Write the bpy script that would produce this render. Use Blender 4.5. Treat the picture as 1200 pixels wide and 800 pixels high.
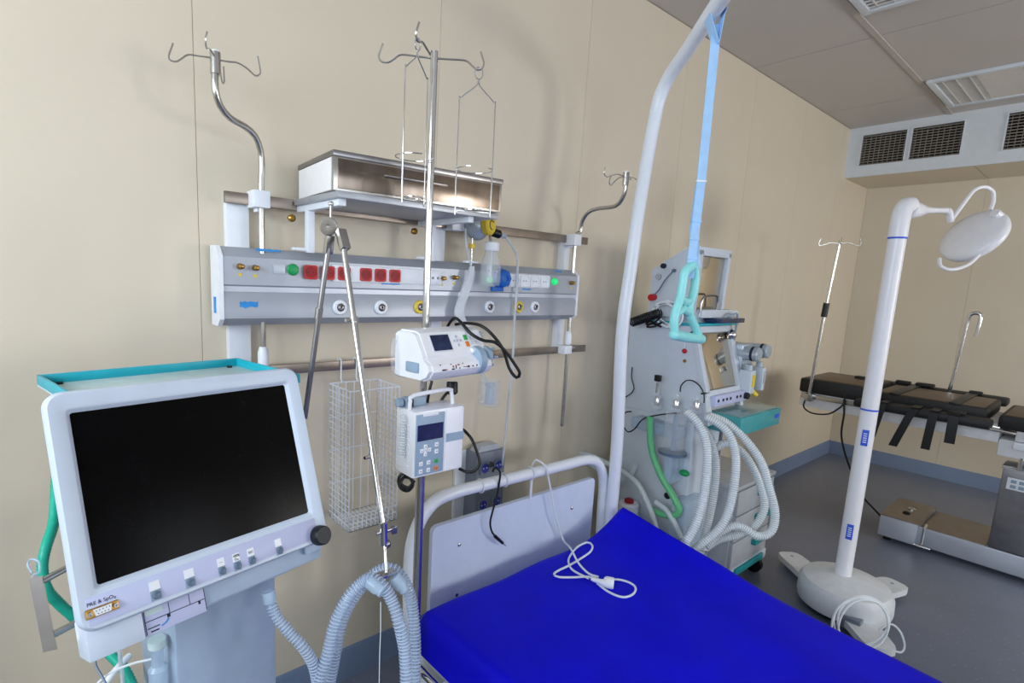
import bpy, bmesh, math, random
from mathutils import Matrix, Vector

random.seed(7)
for o in list(bpy.data.objects):
    bpy.data.objects.remove(o)
scene = bpy.context.scene
COL = scene.collection

# ------------------------------------------------------------------ camera
cd = bpy.data.cameras.new('camera')
cam = bpy.data.objects.new('camera', cd)
COL.objects.link(cam)
cd.sensor_fit = 'HORIZONTAL'
cd.sensor_width = 36.0
cd.lens = 631.3 / 1200 * 36.0
cd.shift_x = 0.04407
cd.shift_y = 0.02013
cd.clip_start = 0.02
RM = Matrix(((0.7768, 0.0617, -0.6267), (-0.6282, 0.1464, -0.7642), (0.0446, 0.9873, 0.1524)))
cam.matrix_world = Matrix.Translation((0, 0, 1.5)) @ RM.to_4x4()
scene.camera = cam

# ------------------------------------------------------------------ view, world and daylight
vs = scene.view_settings
vs.view_transform = 'Standard'
vs.look = 'None'
vs.gamma = 1.0
vs.use_curve_mapping = False
vs.exposure = 0.03

wd = bpy.data.worlds.new('daylight')
scene.world = wd
wd.use_nodes = True
wn = wd.node_tree.nodes
wn['Background'].inputs['Color'].default_value = (0.62, 0.78, 1.0, 1)
wn['Background'].inputs['Strength'].default_value = 1.0

XL, XR, YB, YF, ZC = -1.4, 5.94, 1.67, -3.4, 2.845     # room: left, right, headwall, front, ceiling

def window_light(name, loc, rot, sx, sy, power, col):
    ld = bpy.data.lights.new(name, 'AREA')
    ld.shape = 'RECTANGLE'
    ld.size, ld.size_y = sx, sy
    ld.energy = power
    ld.color = col
    lo = bpy.data.objects.new(name, ld)
    lo.location = loc
    lo.rotation_euler = rot
    COL.objects.link(lo)
    return lo

# daylight entering by the window in the left wall and by three behind the camera, the last two added as fill
WIN_L = (-1.0, 1.25, 1.45, 2.5)          # y0, y1, z0, z1
WIN_F = ((-1.0, 1.3, 1.05, 2.3), (2.4, 3.2, 1.05, 2.3), (3.8, 5.0, 0.9, 2.1))  # unseen; second and third put in to brighten mid wall and far end
window_light('daylight_left', (XL - 0.28, 0.125, 1.975), (0, math.radians(-90), 0), 1.05, 2.25, 76, (0.82, 0.91, 1.0))
for k, (x0, x1, z0, z1) in enumerate(WIN_F):
    window_light('daylight_front_fill', ((x0 + x1) / 2, YF - 0.16, (z0 + z1) / 2), (math.radians(90), 0, 0), x1 - x0, z1 - z0,
                 (34, 22, 90)[k], ((0.86, 0.93, 1.0), (0.92, 0.95, 1.0), (0.98, 0.95, 0.91))[k])

# ------------------------------------------------------------------ materials
MATS = {}
def s2l(c):
    return tuple(((v / 255) / 12.92 if v / 255 <= .04045 else ((v / 255 + .055) / 1.055) ** 2.4) for v in c)

def mat(name, rgb, rough=.5, metal=0, var=.05, scale=25, bump=0, bscale=80, alpha=1, trans=0, ior=1.45, emit=0,
        coat=0, aniso=None, spec=.5, ecol=None):
    m = bpy.data.materials.new(name)
    m.use_nodes = True
    nt = m.node_tree
    b = nt.nodes['Principled BSDF']
    c = s2l(rgb)
    tc = nt.nodes.new('ShaderNodeTexCoord')
    nz = nt.nodes.new('ShaderNodeTexNoise')
    nz.inputs['Scale'].default_value = scale
    nz.inputs['Detail'].default_value = 3
    if aniso:
        mp = nt.nodes.new('ShaderNodeMapping')
        mp.inputs['Scale'].default_value = aniso
        nt.links.new(tc.outputs['Object'], mp.inputs['Vector'])
        nt.links.new(mp.outputs['Vector'], nz.inputs['Vector'])
    else:
        nt.links.new(tc.outputs['Object'], nz.inputs['Vector'])
    rp = nt.nodes.new('ShaderNodeValToRGB')
    rp.color_ramp.elements[0].position = .3
    rp.color_ramp.elements[1].position = .7
    rp.color_ramp.elements[0].color = tuple(v * (1 - var) for v in c) + (1,)
    rp.color_ramp.elements[1].color = tuple(min(1, v * (1 + var)) for v in c) + (1,)
    nt.links.new(nz.outputs['Fac'], rp.inputs['Fac'])
    nt.links.new(rp.outputs['Color'], b.inputs['Base Color'])
    b.inputs['Roughness'].default_value = rough
    b.inputs['Metallic'].default_value = metal
    b.inputs['IOR'].default_value = ior
    b.inputs['Alpha'].default_value = alpha
    b.inputs['Transmission Weight'].default_value = trans
    b.inputs['Coat Weight'].default_value = coat
    b.inputs['Specular IOR Level'].default_value = spec
    if emit:
        b.inputs['Emission Color'].default_value = s2l(ecol or rgb) + (1,)
        b.inputs['Emission Strength'].default_value = emit
    if bump:
        n2 = nt.nodes.new('ShaderNodeTexNoise')
        n2.inputs['Scale'].default_value = bscale
        nt.links.new(tc.outputs['Object'], n2.inputs['Vector'])
        bp = nt.nodes.new('ShaderNodeBump')
        bp.inputs['Strength'].default_value = bump
        bp.inputs['Distance'].default_value = .01
        nt.links.new(n2.outputs['Fac'], bp.inputs['Height'])
        nt.links.new(bp.outputs['Normal'], b.inputs['Normal'])
    MATS[name] = m
    return m

mat('wall', (212, 201, 181), .42, var=.015, scale=3, bump=.02, bscale=220)
mat('wall_joint', (196, 184, 160), .7)
mat('ceiling', (198, 192, 187), .55, var=.02, scale=3)
mat('ceiling_joint', (190, 182, 174), .6)
mat('baseboard', (112, 130, 158), .4, var=.04, scale=6)
mat('duct', (214, 220, 226), .45, var=.02)
mat('duct_dark', (30, 28, 26), .8)
mat('grille', (160, 152, 142), .5)
mat('white_metal', (226, 232, 240), .3, var=.02, spec=.5)
mat('white_plastic', (232, 236, 242), .35, var=.02)
mat('vent_body', (198, 210, 226), .35, var=.02)
mat('vent_strip', (188, 194, 226), .4, var=.02)
mat('vent_column', (164, 182, 204), .4, var=.03)
mat('pump_white', (238, 240, 246), .3, var=.015)
mat('pump_blue', (150, 172, 194), .4, var=.03)
mat('pump_side', (214, 220, 230), .35, var=.02)
mat('steel', (190, 188, 184), .24, 1, var=.06, scale=40)
mat('steel_bright', (214, 214, 214), .16, 1, var=.04, scale=40)
mat('steel_brushed', (184, 180, 174), .26, 1, var=.10, scale=14, aniso=(1, 1, 60))
mat('steel_dark', (150, 148, 150), .3, 1, var=.08)
mat('panel_grey', (166, 172, 182), .36, .25, var=.03, scale=18)
mat('panel_light', (190, 196, 206), .36, .25, var=.03)
mat('rail_brown', (146, 134, 124), .3, .85, var=.1, scale=20)
mat('red', (186, 22, 34), .4)
mat('red_dark', (150, 14, 26), .5)
mat('green', (20, 150, 84), .35)
mat('green_lit', (30, 220, 120), .3, emit=.6)
mat('blue_film', (40, 140, 214), .4, var=.2)
mat('blue_plastic', (20, 104, 196), .35, var=.12)
mat('yellow', (224, 196, 60), .4)
mat('brass', (176, 136, 70), .3, 1)
mat('black', (16, 16, 18), .4)
mat('black_rubber', (14, 14, 16), .6)
mat('black_screen', (5, 5, 6), .2, spec=.08, var=.3)
mat('navy_screen', (20, 28, 84), .15, var=.3, scale=60)
mat('slate_screen', (38, 50, 84), .15, var=.4, scale=40)
mat('knob', (20, 24, 32), .45)
mat('button_grey', (138, 158, 176), .45)
mat('button_dark', (92, 112, 134), .35)
mat('ink', (30, 34, 60), .7)
mat('orange', (222, 130, 62), .5)
mat('button_green', (52, 168, 84), .5)
mat('teal', (28, 170, 188), .35, var=.04)
mat('teal_dark', (30, 140, 146), .35, var=.1)
mat('teal_glass', (70, 170, 176), .12, var=.05, alpha=.82)
mat('tray_floor', (196, 216, 216), .4)
mat('mattress', (3, 3, 214), .55, var=.10, scale=5, bump=.05, bscale=9, spec=.2)
mat('headboard', (206, 218, 236), .4, var=.02)
mat('handle_teal', (150, 230, 230), .35, var=.03)
mat('strap_blue', (168, 208, 246), .7, var=.06, bump=.1, bscale=400)
mat('hose', (176, 198, 226), .12, var=.05, alpha=.36, coat=.5)
mat('hose_rib', (206, 222, 244), .15, var=.04, alpha=.55, coat=.6)  # paler than the hose: highlights along the ridges put into the colour
mat('hose_white', (208, 218, 222), .3, var=.04, alpha=.8)
mat('hose_white_rib', (232, 238, 240), .3, var=.03)
mat('hose_teal', (30, 178, 150), .35, var=.1)
mat('hose_green', (110, 200, 140), .35, alpha=.9)
mat('clear', (226, 234, 240), .08, alpha=.18, coat=.5)
mat('clear_blue', (190, 214, 236), .12, alpha=.5, coat=.3)
mat('tube_soft', (216, 224, 232), .3, alpha=.6)
mat('cable_white', (226, 232, 236), .45)
mat('pad_black', (24, 23, 24), .55, bump=.06, bscale=60)
mat('pad_reflection', (96, 76, 56), .42, var=.06)  # brown reflection on the black pads, put into the colour
mat('table_white', (222, 222, 224), .4)
mat('machine_grey', (198, 208, 218), .4, var=.02)
mat('cabinet_grey', (176, 180, 186), .4, .1)
mat('screen_reflection', (196, 184, 164), .08, .9, var=.03)  # dark glass screens; the tan wall they reflect is put into the colour
mat('flow_grey', (170, 182, 192), .3, .3)
mat('lamp_white', (232, 232, 236), .32, var=.02)
mat('lamp_label', (50, 90, 214), .5)
mat('diffuser', (216, 212, 206), .5)
mat('louvre', (150, 134, 128), .5, 0)
mat('base_grey', (216, 220, 224), .4)
mat('socket_grey', (120, 128, 142), .45)
mat('socket_blue', (50, 60, 170), .45)
mat('table_steel', (200, 206, 216), .34, .55, var=.06, scale=8)
mat('case_side_glare', (238, 238, 240), .5, .2, var=.02)  # window glare on the steel case's left side, put into a white
mat('steel_reflection', (124, 112, 102), .2, 1, var=.45, scale=7, aniso=(1, 1, .02))  # brown of the reflected room and its streaks put into the steel colour
mat('shelf_steel', (176, 180, 188), .4, .6, var=.04)
mat('wall_plain', (206, 198, 184), .6)
mat('window_frame', (232, 234, 236), .4)

def floor_mat():
    m = mat('floor', (112, 118, 134), .34, var=.05, scale=4)
    nt = m.node_tree
    b = nt.nodes['Principled BSDF']
    base = b.inputs['Base Color'].links[0].from_socket
    tc = nt.nodes.new('ShaderNodeTexCoord')
    vo = nt.nodes.new('ShaderNodeTexVoronoi')
    vo.inputs['Scale'].default_value = 34
    nt.links.new(tc.outputs['Object'], vo.inputs['Vector'])
    lt = nt.nodes.new('ShaderNodeMath')
    lt.operation = 'LESS_THAN'
    lt.inputs[1].default_value = .13
    nt.links.new(vo.outputs['Distance'], lt.inputs[0])
    ml = nt.nodes.new('ShaderNodeMath')
    ml.operation = 'MULTIPLY'
    ml.inputs[1].default_value = .35
    nt.links.new(lt.outputs[0], ml.inputs[0])
    mx = nt.nodes.new('ShaderNodeMixRGB')
    mx.inputs[2].default_value = (.42, .44, .48, 1)
    nt.links.new(ml.outputs[0], mx.inputs[0])
    nt.links.new(base, mx.inputs[1])
    nt.links.new(mx.outputs[0], b.inputs['Base Color'])
floor_mat()

# ------------------------------------------------------------------ geometry helpers
def spline(pts, step=.02, closed=False):
    """Catmull-Rom resampling of a list of points."""
    P_ = [Vector(p) for p in pts]
    n = len(P_)
    if n < 3:
        return P_
    out = []
    segs = n if closed else n - 1
    for i in range(segs):
        if closed:
            a, b, c, d = P_[(i - 1) % n], P_[i], P_[(i + 1) % n], P_[(i + 2) % n]
        else:
            b, c = P_[i], P_[i + 1]
            a = P_[i - 1] if i > 0 else b * 2 - c
            d = P_[i + 2] if i + 2 < n else c * 2 - b
        k = max(2, int((c - b).length / step))
        for j in range(k):
            t = j / k
            out.append(.5 * ((2 * b) + (c - a) * t + (2 * a - 5 * b + 4 * c - d) * t * t + (3 * b - a - 3 * c + d) * t ** 3))
    if not closed:
        out.append(P_[-1].copy())
    return out

def zrot(loc, deg):
    return Matrix.Translation(loc) @ Matrix.Rotation(math.radians(deg), 4, 'Z')

def align(p0, p1):
    """matrix that takes local Z to the direction p0->p1, origin p0"""
    d = (Vector(p1) - Vector(p0)).normalized()
    return Matrix.Translation(p0) @ d.to_track_quat('Z', 'Y').to_matrix().to_4x4()

class B:
    def __init__(self):
        self.v, self.f = [], []

    def _add(self, vs_, fs, M=None):
        o = len(self.v)
        for p in vs_:
            p = Vector(p)
            self.v.append(M @ p if M else p)
        self.f += [tuple(i + o for i in f) for f in fs]
        return self

    def box(self, c, s, bev=0, M=None):
        bm = bmesh.new()
        bmesh.ops.create_cube(bm, size=1)
        for v in bm.verts:
            v.co = Vector((v.co.x * s[0], v.co.y * s[1], v.co.z * s[2]))
        if bev:
            bmesh.ops.bevel(bm, geom=bm.edges[:] , offset=bev, segments=2, affect='EDGES', profile=.6)
        bm.verts.index_update()
        self._add([v.co + Vector(c) for v in bm.verts], [[v.index for v in f.verts] for f in bm.faces], M)
        bm.free()
        return self

    def box2(self, a, b, bev=0, M=None):
        c = [(a[i] + b[i]) / 2 for i in range(3)]
        s = [abs(a[i] - b[i]) for i in range(3)]
        return self.box(c, s, bev, M)

    def lathe(self, prof, M=None, n=20, sx=1, sy=1):
        vs_, fs = [], []
        for r, z in prof:
            for k in range(n):
                a = 2 * math.pi * k / n
                vs_.append((r * math.cos(a) * sx, r * math.sin(a) * sy, z))
        m = len(prof)
        for i in range(m - 1):
            for k in range(n):
                k2 = (k + 1) % n
                fs.append((i * n + k, i * n + k2, (i + 1) * n + k2, (i + 1) * n + k))
        if prof[0][0] > 1e-6:
            fs.append(tuple(reversed(range(n))))
        if prof[-1][0] > 1e-6:
            fs.append(tuple((m - 1) * n + k for k in range(n)))
        return self._add(vs_, fs, M)

    def cyl(self, p0, p1, r, r1=None, n=16, M=None):
        l = (Vector(p1) - Vector(p0)).length
        A = align(p0, p1)
        if M:
            A = M @ A
        return self.lathe([(r, 0), (r if r1 is None else r1, l)], A, n)

    def sphere(self, c, r, s=(1, 1, 1), n=16, m=10, M=None):
        prof = [(max(1e-7, r * math.sin(math.pi * i / m)), -r * math.cos(math.pi * i / m)) for i in range(m + 1)]
        A = Matrix.Translation(c) @ Matrix.Diagonal((s[0], s[1], s[2], 1))
        if M:
            A = M @ A
        return self.lathe(prof, A, n)

    def tube(self, pts, r, n=10, closed=False, M=None, rad=None):
        """sweep a circle along points; r number or rad list of radii"""
        P_ = [Vector(p) for p in pts]
        m = len(P_)
        T = []
        for i in range(m):
            a = P_[i - 1] if (i > 0 or closed) else P_[i]
            b = P_[(i + 1) % m] if (i < m - 1 or closed) else P_[i]
            t = (b - a)
            T.append(t.normalized() if t.length > 1e-9 else Vector((0, 0, 1)))
        up = Vector((0, 0, 1)) if abs(T[0].z) < .9 else Vector((1, 0, 0))
        N = (up - T[0] * up.dot(T[0])).normalized()
        vs_, fs = [], []
        for i in range(m):
            N = (N - T[i] * N.dot(T[i])).normalized()
            Bn = T[i].cross(N)
            rr = rad[i] if rad else r
            for k in range(n):
                a = 2 * math.pi * k / n
                vs_.append(P_[i] + (N * math.cos(a) + Bn * math.sin(a)) * rr)
        rng = m if closed else m - 1
        for i in range(rng):
            j = (i + 1) % m
            for k in range(n):
                k2 = (k + 1) % n
                fs.append((i * n + k, i * n + k2, j * n + k2, j * n + k))
        if not closed:
            fs.append(tuple(reversed(range(n))))
            fs.append(tuple((m - 1) * n + k for k in range(n)))
        return self._add(vs_, fs, M)

    def prism(self, poly, h, M=None):
        """polygon in local XY, extruded 0..h along local Z"""
        n = len(poly)
        vs_ = [(p[0], p[1], 0) for p in poly] + [(p[0], p[1], h) for p in poly]
        fs = [tuple(reversed(range(n))), tuple(range(n, 2 * n))]
        fs += [(i, (i + 1) % n, n + (i + 1) % n, n + i) for i in range(n)]
        return self._add(vs_, fs, M)

    def ring_plate(self, w, h, r, t, M=None, n=24, depth=None):
        """rectangular plate of thickness t with a round recess of radius r"""
        vs_, fs = [], []
        sq = []
        for k in range(n):
            a = 2 * math.pi * (k + .5) / n
            c, s = math.cos(a), math.sin(a)
            q = 1 / max(abs(c) / (w / 2), abs(s) / (h / 2))
            sq.append((c * q, s * q))
        ci = [(r * math.cos(2 * math.pi * (k + .5) / n), r * math.sin(2 * math.pi * (k + .5) / n)) for k in range(n)]
        d = depth if depth is not None else 0
        vs_ += [(x, y, 0) for x, y in sq] + [(x, y, t) for x, y in sq] + [(x, y, t) for x, y in ci] + [(x, y, d) for x, y in ci]
        for k in range(n):
            j = (k + 1) % n
            fs += [(k, j, n + j, n + k), (n + k, n + j, 2 * n + j, 2 * n + k), (2 * n + k, 2 * n + j, 3 * n + j, 3 * n + k)]
        fs.append(tuple(3 * n + k for k in range(n)))
        return self._add(vs_, fs, M)

    def ribbon(self, pts, side, w, t, M=None):
        """flat band along pts; side = direction of its width"""
        P_ = [Vector(p) for p in pts]
        s = Vector(side).normalized()
        vs_, fs = [], []
        m = len(P_)
        for i in range(m):
            d = (P_[min(i + 1, m - 1)] - P_[max(i - 1, 0)]).normalized()
            nn = d.cross(s).normalized()
            ww = w[i] if isinstance(w, (list, tuple)) else w
            for a, b in ((-1, -1), (1, -1), (1, 1), (-1, 1)):
                vs_.append(P_[i] + s * a * ww / 2 + nn * b * t / 2)
        for i in range(m - 1):
            for k in range(4):
                j = (k + 1) % 4
                fs.append((i * 4 + k, i * 4 + j, i * 4 + 4 + j, i * 4 + 4 + k))
        fs += [(3, 2, 1, 0), tuple((m - 1) * 4 + k for k in range(4))]
        return self._add(vs_, fs, M)

    def text(self, s, size, M):
        cu = bpy.data.curves.new('t', 'FONT')
        cu.body = s
        cu.size = size
        cu.align_x = 'CENTER'
        cu.align_y = 'CENTER'
        cu.extrude = .0003
        o = bpy.data.objects.new('t', cu)
        COL.objects.link(o)
        dg = bpy.context.evaluated_depsgraph_get()
        me = bpy.data.meshes.new_from_object(o.evaluated_get(dg))
        self._add([v.co for v in me.vertices], [list(p.vertices) for p in me.polygons], M)
        bpy.data.objects.remove(o)
        bpy.data.curves.remove(cu)
        bpy.data.meshes.remove(me)
        return self

    def mesh(self, name, material, origin, sharp=38):
        me = bpy.data.meshes.new(name)
        me.from_pydata([tuple(v - origin) for v in self.v], [], self.f)
        me.update()
        bm = bmesh.new()
        bm.from_mesh(me)
        bmesh.ops.recalc_face_normals(bm, faces=bm.faces[:])
        th = math.radians(sharp)
        for f in bm.faces:
            f.smooth = True
        for e in bm.edges:
            if len(e.link_faces) == 2:
                e.smooth = e.calc_face_angle(0) < th
        bm.to_mesh(me)
        bm.free()
        me.materials.append(MATS[material])
        return me

    def build(self, name, material, parent=None, origin=None, sharp=38):
        if origin is None:
            lo = Vector([min(v[i] for v in self.v) for i in range(3)])
            hi = Vector([max(v[i] for v in self.v) for i in range(3)])
            origin = (lo + hi) / 2
            if parent is None:
                origin.z = lo.z
        origin = Vector(origin)
        o = bpy.data.objects.new(name, self.mesh(name, material, origin, sharp))
        COL.objects.link(o)
        put(o, origin, parent)
        return o

WL = {}
def put(o, origin, parent):
    WL[o] = Vector(origin)
    if parent:
        o.parent = parent
        o.location = Vector(origin) - WL[parent]
    else:
        o.location = origin

def clone(o, origin, parent, label=None):
    c = o.copy()
    COL.objects.link(c)
    put(c, origin, parent)
    return c

def tag(o, label, cat, group=None, kind=None):
    if label:
        o['label'] = label
    if cat:
        o['category'] = cat
    if group:
        o['group'] = group
    if kind:
        o['kind'] = kind
    return o

def thing(name, label, cat, loc, group=None):
    o = bpy.data.objects.new(name, None)
    o.empty_display_size = .05
    COL.objects.link(o)
    put(o, loc, None)
    return tag(o, label, cat, group)

def struct(o):
    o['kind'] = 'structure'
    return o

def ribs(pts, r, pitch, t, n=12):
    """the raised rings of a corrugated hose, joined into one part"""
    fine = spline(pts, pitch / 8)
    b = B()
    acc, last = 0, fine[0]
    for i, p in enumerate(fine[1:-1], 1):
        acc += (p - last).length
        last = p
        if acc >= pitch:
            acc -= pitch
            A = align(fine[i - 1], fine[i + 1])
            A.translation = p
            vs_, fs, m = [], [], 5
            for k in range(n):
                a = 2 * math.pi * k / n
                for j in range(m):
                    c = 2 * math.pi * j / m
                    q = r + t * math.cos(c)
                    vs_.append((q * math.cos(a), q * math.sin(a), t * math.sin(c)))
            for k in range(n):
                for j in range(m):
                    k2, j2 = (k + 1) % n, (j + 1) % m
                    fs.append((k * m + j, k2 * m + j, k2 * m + j2, k * m + j2))
            b._add(vs_, fs, A)
    return b

def corrugated(name, label, pts, r, m_body, m_rib, cat, group=None, pitch=.0064, t=.0014, parent=None):
    o = B().tube(spline(pts, .012), r - .0008, 14).build(name, m_body, parent, sharp=180)
    if parent is None:
        tag(o, label, cat, group)
        rb = ribs(pts, r, pitch, t).build('ribs', m_rib, o, sharp=180)
    else:
        rb = ribs(pts, r, pitch, t).build('ribs', m_rib, o, sharp=180)
    rb['kind'] = 'stuff'
    return o

def ridged(pts, r, pitch=.006, amp=.0016, n=12):
    """corrugated hose: list of points and radii"""
    fine = spline(pts, pitch / 4)
    out, rad, acc, last, i = [fine[0]], [r], 0, fine[0], 0
    for p in fine[1:]:
        acc += (p - last).length
        last = p
        if acc >= pitch / 2:
            acc -= pitch / 2
            i += 1
            out.append(p)
            rad.append(r + (amp if i % 2 else -amp))
    b = B()
    b.tube(out, r, n, rad=rad)
    return b

# ================================================================== THE ROOM
fl = struct(B().box2((XL - .1, YF - .1, -.1), (XR + .1, YB + .1, 0)).build('floor', 'floor'))
fl['label'] = 'grey-blue speckled vinyl floor'

G = .0016                                          # width of the open joints between the wall panels
wb = struct(B().box2((XL, YB + .003, 0), (XR + .1, YB + .12, ZC)).build('wall_back', 'wall_joint'))
wb['label'] = 'beige panelled wall carrying the bedhead unit'
edges = [XL] + [v for v in (-1.217, -.417, .383, 1.183, 1.983, 2.783, 3.583, 4.383, 5.183)] + [XR]
for a, c in zip(edges[:-1], edges[1:]):
    if c <= a:
        continue
    B().box2((a + G / 2, YB, .0), (c - G / 2, YB + .012, ZC)).build('wall_panel', 'wall', wb)

wr = struct(B().box2((XR + .003, YF, 0), (XR + .12, YB, ZC)).build('wall_right', 'wall_joint'))
wr['label'] = 'beige panelled end wall behind the operating table'
edges = [YB, .872, .072, -.728, -1.528, -2.328, YF]
for a, c in zip(edges[:-1], edges[1:]):
    B().box2((XR, c + G / 2, 0), (XR + .012, a - G / 2, ZC)).build('wall_panel', 'wall', wr)

def wall_with_windows(name, axis, wins, lo, hi, n0, n1):
    """axis 'x': wall runs along Y at x=n0..n1; axis 'y': runs along X at y=n0..n1"""
    b = B()
    def bx(u0, u1, z0, z1):
        if axis == 'x':
            b.box2((n0, u0, z0), (n1, u1, z1))
        else:
            b.box2((u0, n0, z0), (u1, n1, z1))
    u = lo
    for (a, c, z0, z1) in wins:
        bx(u, a, 0, ZC)
        bx(a, c, 0, z0)
        bx(a, c, z1, ZC)
        u = c
    bx(u, hi, 0, ZC)
    return struct(b.build(name, 'wall_plain'))
wall_with_windows('wall_left', 'x', [WIN_L], YF, YB + .1, XL - .3, XL)
wall_with_windows('wall_front', 'y', WIN_F, XL - .3, XR + .1, YF - .3, YF)
def win_frame(k, axis, a, c, z0, z1, n):
    b = B()
    t = .05
    def bx(u0, u1, w0, w1):
        if axis == 'x':
            b.box2((n - .15, u0, w0), (n - .10, u1, w1), .004)
        else:
            b.box2((u0, n - .15, w0), (u1, n - .10, w1), .004)
    bx(a, a + t, z0, z1); bx(c - t, c, z0, z1); bx(a, c, z0, z0 + t); bx(a, c, z1 - t, z1)
    bx((a + c) / 2 - t / 2, (a + c) / 2 + t / 2, z0, z1)
    struct(b.build('window_%d' % k, 'window_frame'))
win_frame(1, 'x', *WIN_L, XL)
for k, w in enumerate(WIN_F):
    win_frame(2 + k, 'y', *w, YF)  # the last two frames belong to the openings added for fill light

ce = struct(B().box2((XL - .1, YF - .1, ZC + .012), (XR + .1, YB + .1, ZC + .1)).build('ceiling', 'ceiling_joint'))
ce['label'] = 'grey panelled ceiling'
xs = [XL, -.07, 1.13, 2.33, 3.53, 4.73, XR]
ys = [YB, 1.05, -.15, -1.35, -2.55, YF]
for a, c in zip(xs[:-1], xs[1:]):
    for d, e in zip(ys[:-1], ys[1:]):
        B().box2((a + .004, e + .004, ZC), (c - .004, d - .004, ZC + .012)).build('ceiling_panel', 'ceiling', ce)
B().box2((XL, 1.036, ZC - .006), (5.31, 1.062, ZC)).build('cover_strip', 'ceiling_joint', ce)

def baseboard(name, poly, h, M, label):
    o = struct(B().prism(poly, h, M).build(name, 'baseboard'))
    o['label'] = label
prof = [(0, 0), (.016, 0), (.014, .006), (.012, .105), (.006, .12), (0, .12)]
baseboard('baseboard_back', prof, XR - XL, Matrix(((0, 0, 1, XL), (-1, 0, 0, YB), (0, 1, 0, 0), (0, 0, 0, 1))),
          'blue-grey skirting along the bedhead wall')
baseboard('baseboard_right', prof, YB - YF, Matrix(((-1, 0, 0, XR), (0, 0, 1, YF), (0, 1, 0, 0), (0, 0, 0, 1))),
          'blue-grey skirting along the end wall')

# ------------------------------------------------------------------ ventilation bulkhead
DX, DZ = 5.31, 2.461
du = thing('ventilation_bulkhead', 'white boxed-in air duct with louvred grilles under the ceiling', 'air duct', (5.6, .3, DZ))
b = B()
gr = [(1.576, 1.290, 2.546, 2.779), (1.257, .962, 2.550, 2.781), (.735, .44, 2.545, 2.786), (.41, .115, 2.545, 2.786)]
# front face with openings
u = YB
for (y1, y0, z0, z1) in gr:
    b.box2((DX, y1, DZ), (DX + .02, u, ZC))
    b.box2((DX, y0, DZ), (DX + .02, y1, z0))
    b.box2((DX, y0, z1), (DX + .02, y1, ZC))
    u = y0
b.box2((DX, YF, DZ), (DX + .02, u, ZC))
b.build('front_board', 'duct', du)
B().box2((DX + .02, .874, DZ), (XR, YB, DZ + .02)).build('soffit_board', 'wall', du)
B().box2((DX + .02, YF, DZ), (XR, .870, DZ + .02)).build('soffit_board', 'wall', du)
for (y1, y0, z0, z1) in gr:
    fb = B()
    w = .008
    for q in (((y0 - w, z0 - w), (y1 + w, z0)), ((y0 - w, z1), (y1 + w, z1 + w)), ((y0 - w, z0), (y0, z1)), ((y1, z0), (y1 + w, z1))):
        fb.box2((DX - .006, q[0][0], q[0][1]), (DX + .004, q[1][0], q[1][1]))
    g = fb.build('grille', 'duct', du)
    B().box2((DX + .1, y0, z0), (DX + .11, y1, z1)).build('backing', 'duct_dark', g)
    n = 12
    first = None
    for k in range(n):
        z = z0 + (k + .5) * (z1 - z0) / n
        if first is None:
            first = B().box((0, 0, 0), (.016, y1 - y0, .0035), 0, Matrix.Rotation(math.radians(-28), 4, 'Y')).build('slat', 'grille', g, (0, 0, 0))
            put(first, Vector((DX + .012, (y0 + y1) / 2, z)), g)
        else:
            clone(first, Vector((DX + .012, (y0 + y1) / 2, z)), g)
    n = 9
    first = None
    for k in range(n):
        y = y0 + (k + .5) * (y1 - y0) / n
        if first is None:
            first = B().box((0, 0, 0), (.016, .003, z1 - z0)).build('vane', 'grille', g, (0, 0, 0))
            put(first, Vector((DX + .04, y, (z0 + z1) / 2)), g)
        else:
            clone(first, Vector((DX + .04, y, (z0 + z1) / 2)), g)

# ------------------------------------------------------------------ ceiling lights
def ceiling_light(x0, x1, y0, y1, label):
    t = thing('ceiling_light', label, 'ceiling light', ((x0 + x1) / 2, (y0 + y1) / 2, ZC - .03), 'recessed ceiling lights')
    b = B()
    w = .035
    for q in ((x0, y0, x1, y0 + w), (x0, y1 - w, x1, y1), (x0, y0 + w, x0 + w, y1 - w), (x1 - w, y0 + w, x1, y1 - w)):
        b.box2((q[0], q[1], ZC - .022), (q[2], q[3], ZC - .0005), .003)
    b.build('frame', 'duct', t)
    w3 = (y1 - y0 - 2 * w) / 3
    B().box2((x0 + w, y0 + w + w3, ZC - .014), (x1 - w, y1 - w - w3, ZC - .002)).build('diffuser', 'diffuser', t)
    for s in (0, 2):
        a = y0 + w + s * w3
        l = B().box2((x0 + w, a, ZC - .004), (x1 - w, a + w3, ZC - .001)).build('louvre', 'louvre', t)
        for k in range(16):
            xx = x0 + w + (k + .5) * (x1 - x0 - 2 * w) / 16
            B().box2((xx - .002, a, ZC - .016), (xx + .002, a + w3, ZC - .004)).build('blade', 'diffuser', l)
        for k in range(3):
            yy = a + (k + .5) * w3 / 3
            B().box2((x0 + w, yy - .002, ZC - .016), (x1 - w, yy + .002, ZC - .004)).build('blade', 'diffuser', l)
ceiling_light(4.42, 5.07, .38, 1.02, 'recessed louvred ceiling light beside the air duct')
ceiling_light(2.55, 3.19, .38, 1.02, 'recessed louvred ceiling light cut by the top of the picture')

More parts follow.
